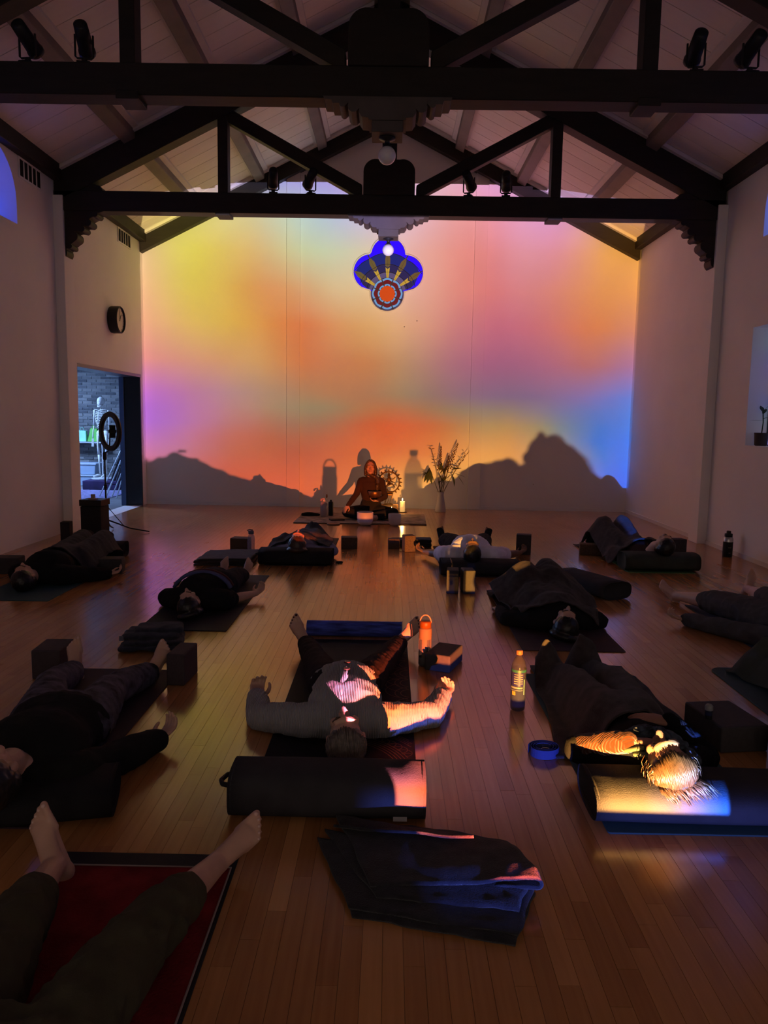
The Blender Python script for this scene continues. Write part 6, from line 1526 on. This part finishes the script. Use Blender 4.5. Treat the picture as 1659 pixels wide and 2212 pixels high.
t = thing('jar_cap', 'small white cap standing on the block beside the blonde head', 'cap', (1.475, 3.36, 0.121), 0)
MB().lathe([(0.0, 0.0), (0.016, 0.0), (0.016, 0.040)], 18, cap=False).build('neck', 'blackmatte', t, smooth=True)
MB().lathe([(0.018, 0.040), (0.018, 0.058), (0.012, 0.066), (0.0, 0.068)], 18, cap=False).build('cap_top', mat('white_cap', (0.20, 0.20, 0.20), 0.4), t, smooth=True)

# ================================================================== THE TEACHER AND THE ALTAR
rg_ = MB().prism([(-0.93, -0.60), (0.93, -0.52), (0.95, 0.56), (-0.90, 0.62)], 'z', 0.0, 0.010).build('woven_rug', mat('taupe_rug', (0.26, 0.20, 0.17), 0.95, vary=0.5, vscale=9, bump=0.5, bscale=120), loc=(-0.40, 11.12, 0.0), bevel=0.002, seg=1)
tag(rg_, 'thin taupe woven rug under the seated teacher', 'rug')
MB().box((-0.92, -0.61, 0.0), (0.93, -0.585, 0.0105)).build('border', mat('rug_border', (0.05, 0.035, 0.03), 0.95), rg_)
sk_org = V3(-0.27, 11.2, 0)
v = Vol(); v.floor = 0.012
hc = V3(-0.275, 11.15, 0.755)
Rh = np.column_stack([V3(1, 0, 0), unit(V3(0.0, -0.18, -0.98)), unit(V3(0.0, -0.98, 0.18))])
Rh[:, 0] = np.cross(Rh[:, 1], Rh[:, 2])
ks = 0.94
add_head(v, hc, Rh, ks)
v.limb([hc+V3(0, 0.02, -0.06), V3(-0.27, 11.20, 0.60)], [0.048, 0.050], 14, 3, up=(0, 1, 0))
tr = [V3(-0.27, 11.20, 0.60), V3(-0.27, 11.21, 0.52), V3(-0.27, 11.20, 0.40), V3(-0.265, 11.22, 0.27), V3(-0.265, 11.24, 0.13)]
trr = [(0.07, 0.055), (0.145, 0.085), (0.135, 0.095), (0.115, 0.085), (0.160, 0.120)]
v.limb(tr, trr, 20, 5, up=(0, 1, 0))
armA = [V3(-0.405, 11.20, 0.545), V3(-0.475, 11.14, 0.36), V3(-0.590, 11.00, 0.205)]
armB = [V3(-0.125, 11.20, 0.545), V3(-0.055, 11.10, 0.335), V3(-0.155, 10.975, 0.285)]
for A_ in (armA, armB):
    v.limb([tr[1]+(A_[0]-tr[1])*0.5, A_[0], (A_[0]+A_[1])/2, A_[1]], [0.06, 0.052, 0.040, 0.034], 14, 4)
    v.limb([A_[1], (A_[1]+A_[2])/2, A_[2]], [0.034, 0.030, 0.022], 12, 4)
add_hand(v, armA[2], (-0.45, -0.65, -0.55), (0.2, 0.5, -0.8), 0.92, 0.25, 1)
add_hand(v, armB[2], (-0.75, -0.45, 0.05), (0.1, -0.2, 1), 0.92, 0.35, -1)
legs_ = [[V3(-0.34, 11.20, 0.11), V3(-0.60, 11.00, 0.105), V3(-0.30, 10.90, 0.065)], [V3(-0.19, 11.20, 0.11), V3(0.07, 11.00, 0.105), V3(-0.22, 10.86, 0.070)]]
for L3 in legs_:
    v.limb(L3[:2], [0.085, 0.058], 16, 5); v.limb([L3[1], (L3[1]+L3[2])/2, L3[2]], [0.056, 0.052, 0.036], 14, 4)
foot(v, legs_[0][2], unit(legs_[0][2]-legs_[0][1]), (0.85, -0.2, -0.05), (0, -0.3, 1), 0.9); foot(v, legs_[1][2], unit(legs_[1][2]-legs_[1][1]), (-0.85, -0.2, -0.05), (0, -0.3, 1), 0.9)
te = v.fuse('person', SKIN, 0.006, None, 3, tuple(sk_org), ratio=0.6); tag(te, 'teacher in a dark long-sleeved top seated cross-legged holding a bronze bowl', 'person')
face_marks(te, hc, Rh, ks, sk_org)
v = Vol()
v.limb([V3(-0.27, 11.205, 0.575)]+tr[1:3]+[V3(-0.268, 11.21, 0.305)], [(0.085, 0.06), (0.150, 0.088), (0.138, 0.098), (0.122, 0.090)], 20, 5, up=(0, 1, 0), grow=0.010)
for A_ in (armA, armB):
    v.limb([tr[1]+(A_[0]-tr[1])*0.5, A_[0], (A_[0]+A_[1])/2, A_[1]], [0.062, 0.054, 0.042, 0.037], 14, 4, grow=0.008); v.limb([A_[1], (A_[1]+A_[2])/2, A_[2]], [0.037, 0.034, 0.026], 12, 4, grow=0.006)
v.fuse('long_sleeved_top', fabric('brown_top', (0.040, 0.022, 0.020)), 0.007, te, 3, tuple(sk_org), wrinkle=0.003, wscale=14)
v = Vol(); v.floor = 0.011
v.limb([V3(-0.265, 11.225, 0.225), tr[4]], [(0.140, 0.105), (0.165, 0.125)], 20, 3, up=(0, 1, 0), grow=0.010)
for L3 in legs_:
    v.limb(L3[:2], [0.090, 0.064], 16, 5, grow=0.010); v.limb([L3[1], (L3[1]+L3[2])/2, L3[1]+(L3[2]-L3[1])*0.9], [0.062, 0.060, 0.045], 14, 4, grow=0.008)
v.fuse('leggings', MT['black_canvas'], 0.007, te, 3, tuple(sk_org), wrinkle=0.004, wscale=12)
v = Vol(); P_ = lambda x, y, z: hc+Rh @ V3(x, y, z)*ks
v.ball(P_(0, -0.034, -0.024), (0.084*ks, 0.090*ks, 0.096*ks), Matrix(Rh.tolist())); v.ball(P_(0, 0.02, -0.055), (0.080*ks, 0.095*ks, 0.050*ks), Matrix(Rh.tolist()))
for e in (-1, 1):
    v.limb([P_(e*0.02, -0.10, 0.045), P_(e*0.066, -0.03, 0.040), P_(e*0.080, 0.04, 0.012), P_(e*0.078, 0.11, -0.01)], [0.016, 0.020, 0.022, 0.022], 10, 4)
v.limb([P_(0.072, 0.09, -0.005), V3(-0.185, 11.115, 0.60), V3(-0.175, 11.095, 0.50), V3(-0.175, 11.09, 0.39)], [0.024, 0.030, 0.030, 0.014], 12, 4)
v.fuse('hair', HB, 0.005, te, 3, tuple(sk_org), wrinkle=0.003, wscale=60)
def bowl(name, label, x, y, z, r, h, m, th=0.008, rz=0.0, foot_r=0.55, group=None):
    pr = [(0.0, 0.0)]
    for k in range(9):
        u = k/8; pr.append((r*(foot_r+(1-foot_r)*math.sin(u*math.pi/2)**0.7), h*(1-math.cos(u*math.pi/2))**0.85 if k else 0.0))
    prin = [(max(a-th, 0), max(b, th)) for a, b in pr[::-1]]; prin[-1] = (0.0, th)
    o = MB().lathe(pr+[(r-th*0.5, h+th*0.3)]+prin, 32, cap=False).build(name, m, smooth=True, loc=(x, y, z)); return tag(o, label, 'bowl', group)
cry = mat('frosted_crystal', (0.52, 0.46, 0.47), 0.45, vary=0.05)
def cbowl(label, x, y, r, h):
    pr = [(0.0, 0.0), (r*0.55, 0.004), (r*0.82, 0.022), (r*0.96, 0.06), (r, 0.10), (r, h-0.004), (r-0.006, h), (r-0.012, h-0.004), (r-0.012, 0.10), (r*0.8, 0.04), (0.0, 0.02)]
    o = MB().lathe(pr, 36, cap=False).build('crystal_bowl', cry, smooth=True, loc=(x, y, 0.0)); tag(o, label, 'bowl', 'crystal singing bowls')
cbowl('larger white crystal singing bowl in front of the teacher', -0.322, 10.43, 0.111, 0.185)
cbowl('smaller white crystal singing bowl in front of the candles', 0.085, 10.44, 0.088, 0.165)
bowl('bronze_bowl', 'bronze singing bowl held in the teacher\'s hand', -0.205, 10.955, 0.335, 0.098, 0.085, mat('bronze', (0.30, 0.15, 0.06), 0.35, metal=0.9, vary=0.25, vscale=20), 0.006)
# statue of a dancer in a ring of flames on a pierced pedestal
brz = mat('dark_bronze', (0.10, 0.055, 0.025), 0.45, metal=0.7, vary=0.3, vscale=25)
t = thing('dancer_statue', 'bronze statue of a dancer inside a flaming ring on a pedestal', 'statue', (-0.005, 11.95, 0.0), 0)
cz_ = 0.475; rr_ = 0.165
MB().tube([(rr_*math.cos(R_(a)), 0, cz_+rr_*math.sin(R_(a))) for a in range(0, 360, 10)], 0.011, 8, closed=True).build('flame_ring', brz, t, smooth=True)
for k in range(19):
    a = R_(-72+k*18) if True else 0
    if 252 < (math.degrees(a) % 360) < 288: continue
    c_, s_ = math.cos(a), math.sin(a)
    MB().tube([(rr_*c_, 0, cz_+rr_*s_), ((rr_+0.024)*c_-0.004*s_, 0, cz_+(rr_+0.024)*s_+0.004*c_), ((rr_+0.048)*c_, 0, cz_+(rr_+0.048)*s_)], [0.010, 0.013, 0.002], 6).build('flame', brz, t, smooth=True)
dv = Vol()
dv.ball((0, 0, cz_+0.095), 0.024); dv.limb([(0, 0, cz_+0.125), (0, 0, cz_+0.155)], [0.020, 0.008], 8, 3)
dv.limb([(0, 0, cz_+0.06), (0.004, 0, cz_+0.01), (0, 0, cz_-0.03)], [(0.030, 0.02), (0.022, 0.018), (0.026, 0.02)], 10, 3)
for pts in ([(0, 0, cz_+0.055), (0.06, -0.01, cz_+0.05), (0.10, -0.01, cz_+0.085)], [(0, 0, cz_+0.055), (-0.06, -0.01, cz_+0.05), (-0.10, -0.01, cz_+0.085)],
            [(0, 0, cz_+0.05), (0.05, -0.02, cz_+0.015), (0.095, -0.02, cz_-0.005)], [(0, 0, cz_+0.05), (-0.04, -0.025, cz_+0.01), (0.03, -0.035, cz_+0.005)]):
    dv.limb(pts, [0.011, 0.009, 0.007], 8, 3)
dv.limb([(0.01, 0, cz_-0.03), (-0.045, -0.02, cz_-0.075), (-0.005, 0, cz_-0.14)], [0.019, 0.015, 0.010], 8, 4)
dv.limb([(-0.01, -0.01, cz_-0.03), (0.055, -0.03, cz_-0.025), (0.095, -0.03, cz_-0.075)], [0.018, 0.014, 0.009], 8, 4)
dv.fuse('dancer', brz, 0.005, t, 2, (0, 0, 0))
dv = Vol(); dv.limb([(-0.05, 0, cz_-0.155), (0.05, 0, cz_-0.155)], [0.018, 0.018], 10, 3); dv.fuse('plinth', brz, 0.005, t, 2, (0, 0, 0))
for s in (-1, 1):
    for q_ in (-1, 1): MB().box((s*0.055-0.006, q_*0.05-0.006, 0.135), (s*0.055+0.006, q_*0.05+0.006, 0.285)).build('pedestal_post', brz, t)
MB().box((-0.066, -0.062, 0.270), (0.066, 0.062, 0.300)).build('pedestal_top', brz, t, bevel=0.004); MB().box((-0.072, -0.068, 0.125), (0.072, 0.068, 0.140)).build('pedestal_base', brz, t, bevel=0.003)
for s in (-1, 1):
    for k in range(4): MB().tube([(-0.055+0.037*k, s*0.05, 0.14), (-0.018+0.037*k if k < 3 else 0.055, s*0.05, 0.27)], 0.004, 5).build('lattice_bar', brz, t)
o = MB().box((-0.14, -0.09, 0.0), (0.14, 0.09, 0.123)).build('wooden_box', mat('warm_wood_box', (0.36, 0.20, 0.09), 0.55, vary=0.25, vscale=8, stretch=(1, 8, 8)), bevel=0.005, loc=(0.01, 11.95, 0.0)); tag(o, 'low wooden box under the bronze statue', 'box')
# candles
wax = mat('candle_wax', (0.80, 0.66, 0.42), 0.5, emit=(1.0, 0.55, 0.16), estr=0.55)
fl_m = mat('candle_flame', (1, 0.7, 0.3), 0.5, emit=(1.0, 0.62, 0.22), estr=22.0)
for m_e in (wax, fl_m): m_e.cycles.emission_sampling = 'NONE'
def candle(label, x, y, r, h, e):
    t = thing('candle', label, 'candle', (x, y, 0.0), 0, 'lit candles')
    MB().lathe([(0.0, 0.0), (r, 0.0), (r, h-0.004), (r-0.004, h), (r*0.6, h-0.008), (0.0, h-0.010)], 24, cap=False).build('wax', wax, t, smooth=True, loc=(0, 0, 0.012))
    MB().tube([(0, 0, h), (0.001, 0, h+0.022)], 0.0015, 5).build('wick', 'blackmatte', t)
    MB().lathe([(0.0, 0.0), (0.007, 0.008), (0.008, 0.016), (0.005, 0.030), (0.0, 0.044)], 12, cap=False).build('flame', fl_m, t, smooth=True, loc=(0, 0, h+0.018))
    MB().lathe([(0.0, 0.0), (r*1.7, 0.0), (r*1.8, 0.008), (r*1.6, 0.010), (0.0, 0.010)], 24, cap=False).build('saucer', mat('dark_saucer_%d' % int(h*1000), (0.04, 0.025, 0.02), 0.4), t, smooth=True)
    ld = bpy.data.lights.new('candle_light', 'POINT'); ld.energy = e; ld.color = (1.0, 0.52, 0.16); ld.shadow_soft_size = 0.02
    lo = bpy.data.objects.new('candle_light', ld); COL.objects.link(lo); lo.parent = t; lo.location = (0, -0.03, h+0.07)
candle('tall lit pillar candle on a dark saucer beside the statue', 0.215, 11.98, 0.040, 0.165, 2.2)
candle('low lit candle close behind the teacher', 0.045, 11.62, 0.042, 0.065, 1.3)
# vase with flowers
t = thing('flower_vase', 'white vase of tall dried flowers and leaves before the far wall', 'vase', (0.828, 12.15, 0.0), 0)
MB().lathe([(0.0, 0.0), (0.082, 0.0), (0.086, 0.006), (0.082, 0.06), (0.062, 0.17), (0.048, 0.25), (0.046, 0.28), (0.054, 0.318), (0.050, 0.320), (0.042, 0.28), (0.0, 0.24)], 32, cap=False).build('vase_body', mat('matte_white_ceramic', (0.42, 0.38, 0.40), 0.5), t, smooth=True)
stem_m = mat('stem_brown', (0.06, 0.035, 0.018), 0.7); fl1 = mat('dried_flower', (0.11, 0.055, 0.025), 0.85, vary=0.3, vscale=40); lf1 = mat('leaf_olive', (0.040, 0.05, 0.014), 0.55, vary=0.3, vscale=20)
rn = random.Random(21)
def stem(tip, bow, r=0.0042):
    p0 = V3(rn.uniform(-0.02, 0.02), rn.uniform(-0.02, 0.02), 0.24); p2 = V3(*tip); p1 = (p0+p2)/2+V3(*bow)
    P = [p0*(1-u)**2+2*p1*u*(1-u)+p2*u*u for u in [k/8 for k in range(9)]]
    MB().tube([tuple(p) for p in P], r, 5).build('stem', stem_m, t, smooth=True); return P
def spike(tip, bow, L_, w):
    P = stem(tip, bow); d = unit(P[-1]-P[-3]); b = MB()
    for k in range(46):
        u = k/45; c = P[-1]-d*L_*(1-u); a = k*2.4; rad = w*(1-0.75*u)
        side = unit(np.cross(d, V3(0, 1, 0.1))); oth = np.cross(d, side)
        q_ = c+rad*(math.cos(a)*side+math.sin(a)*oth)
        b.ball(tuple(q_), (0.010*(1.1-0.5*u), 0.010*(1.1-0.5*u), 0.013*(1.1-0.5*u)), 6, 4)
    b.build('flower_spike', fl1, t, smooth=True)
spike((-0.015, -0.02, 1.05), (-0.02, 0, 0), 0.38, 0.034); spike((0.25, -0.03, 1.10), (-0.02, 0, 0.05), 0.42, 0.040); spike((0.12, 0.04, 0.90), (0, 0, 0), 0.26, 0.035)
def leaf(p, az, el, L_, w, droop, m=lf1):
    o = leaf_mesh(L_, w, droop).build('leaf', m, t, smooth=True); o.location = p; o.rotation_euler = (rn.uniform(-0.5, 0.5), -R_(el), R_(az)); return o
P = stem((-0.17, -0.01, 1.0), (0.02, 0, 0.04))
for k in range(8):
    c = P[8-k//2]; leaf(tuple(c), 180*(k % 2)+rn.uniform(-25, 25), 25+rn.uniform(-15, 20), 0.055, 0.014, 0.01, fl1)
for tip in ((0.43, -0.02, 0.98), (0.37, -0.03, 0.93)):
    P = stem(tip, (-0.03, 0, 0.02), 0.0032)
    for k in range(9):
        c = P[3]+(P[8]-P[3])*k/8; leaf(tuple(c), (30 if k % 2 else 200)+rn.uniform(-20, 20), 50 if k % 2 else 40, 0.05, 0.011, 0.006, fl1)
P = stem((-0.19, -0.02, 0.70), (-0.04, 0, 0.10), 0.0045)
for k in range(11):
    c = P[5]+(P[8]-P[5])*min(1, k/7); leaf(tuple(c), 180+rn.uniform(-15, 15), 35-17*k*0.75, 0.17-0.004*k, 0.018, 0.05)
for k in range(4): leaf(tuple(P[7]), 200+25*k, -35-8*k, 0.22, 0.030, 0.06)
for k in range(14):
    leaf((rn.uniform(-0.03, 0.09), rn.uniform(-0.04, 0.03), 0.45+rn.random()*0.25), rn.uniform(0, 360), rn.uniform(20, 80), 0.15, 0.026, 0.04)
for (az, el, p, L_) in ((5, -10, (0.20, -0.03, 0.62), 0.20), (-10, -45, (0.24, -0.03, 0.60), 0.20), (20, 15, (0.16, -0.02, 0.68), 0.18), (0, -70, (0.18, -0.04, 0.58), 0.17), (10, 0, (0.12, -0.04, 0.72), 0.16)):
    leaf(p, az, el, L_, 0.034, 0.03)
for k in range(7): stem((0.03*k-0.06, 0.02, 0.55+0.04*k), (0, 0, 0))
# bottles and small things on the rug
t = thing('pump_bottle', 'clear bottle with a white pump and cloth tag on the rug', 'bottle', (-0.955, 11.20, 0.011), 0)
MB().lathe([(0.0, 0.0), (0.050, 0.0), (0.054, 0.006), (0.054, 0.20), (0.045, 0.215), (0.02, 0.225)], 24, cap=False).build('bottle_body', clearmat('cloudy_bottle', (0.35, 0.30, 0.30), 0.7, 0.2), t, smooth=True)
MB().lathe([(0.021, 0.222), (0.022, 0.245), (0.010, 0.250), (0.008, 0.275), (0.0, 0.276)], 16, cap=False).build('pump', mat('white_pump', (0.6, 0.55, 0.58), 0.4), t, smooth=True)
MB().tube([(-0.005, -0.02, 0.268), (-0.035, -0.035, 0.262), (-0.045, -0.045, 0.235)], 0.012, 6).build('cloth_tag', mat('pink_cloth', (0.45, 0.30, 0.36), 0.9), t, smooth=True)
t = thing('dark_bottle', 'dark bottle standing behind the pump bottle', 'bottle', (-0.865, 11.34, 0.011), 0)
MB().lathe([(0.0, 0.0), (0.036, 0.0), (0.038, 0.006), (0.038, 0.19), (0.034, 0.205), (0.014, 0.215)], 20, cap=False).build('bottle_body', 'black', t, smooth=True)
MB().lathe([(0.016, 0.212), (0.016, 0.235), (0.0, 0.236)], 16, cap=False).build('cap', 'blackmatte', t, smooth=True)
MB().ball((-0.06, -0.03, 0.295), (0.014, 0.010, 0.030), 10, 8).build('leaf_charm', mat('dark_leaf', (0.04, 0.035, 0.025), 0.6), t, smooth=True)
v = Vol(); v.floor = 0.012; v.limb([(-1.28, 11.28, 0.03), (-1.18, 11.25, 0.04), (-1.04, 11.28, 0.028)], [0.022, 0.030, 0.020], 10, 4)
o = v.fuse('cloth_pouch', fabric('dark_pouch', (0.02, 0.016, 0.014)), 0.006, None, 2, (-1.16, 11.26, 0.0)); tag(o, 'dark cloth pouch at the left end of the rug', 'pouch')
o = MB().lathe([(0.0, 0.0), (0.085, 0.0), (0.092, 0.006), (0.090, 0.014), (0.080, 0.010), (0.0, 0.010)], 24, cap=False).build('dark_dish', mat('dark_dish', (0.05, 0.03, 0.02), 0.4), smooth=True, loc=(-0.76, 10.45, 0.0)); tag(o, 'dark flat dish on the floor before the rug', 'dish')
o = MB().box((-0.10, -0.07, 0), (0.10, 0.07, 0.022)).build('notebook', mat('dark_cover', (0.04, 0.028, 0.024), 0.6), bevel=0.003, loc=(-0.74, 10.82, 0.0105)); o.rotation_euler = (0, 0, 0.3); tag(o, 'dark notebook lying on the rug beside the teacher', 'book')
# the projector itself, out of frame beside the photographer
t = thing('projector', 'small projector on the floor beside the photographer', 'projector', (PROJ.x, PROJ.y, 0.0), 0)
MB().box((-0.12, -0.25, 0.02), (0.12, -0.03, 0.145)).build('body', 'blackmatte', t, bevel=0.012)
MB().lathe([(0.030, 0.0), (0.032, 0.02), (0.026, 0.02), (0.026, 0.0)], 20, cap=False).build('lens_barrel', 'black', t).matrix_local = Matrix.Translation((0, -0.03, 0.10)) @ Matrix.Rotation(-math.pi/2, 4, 'X')
for x in (-0.09, 0.09): MB().lathe([(0.012, 0.0), (0.012, 0.022)], 10).build('foot', 'blackmatte', t, loc=(x, -0.06, 0.0)); MB().lathe([(0.012, 0.0), (0.012, 0.022)], 10).build('foot', 'blackmatte', t, loc=(x, -0.22, 0.0))
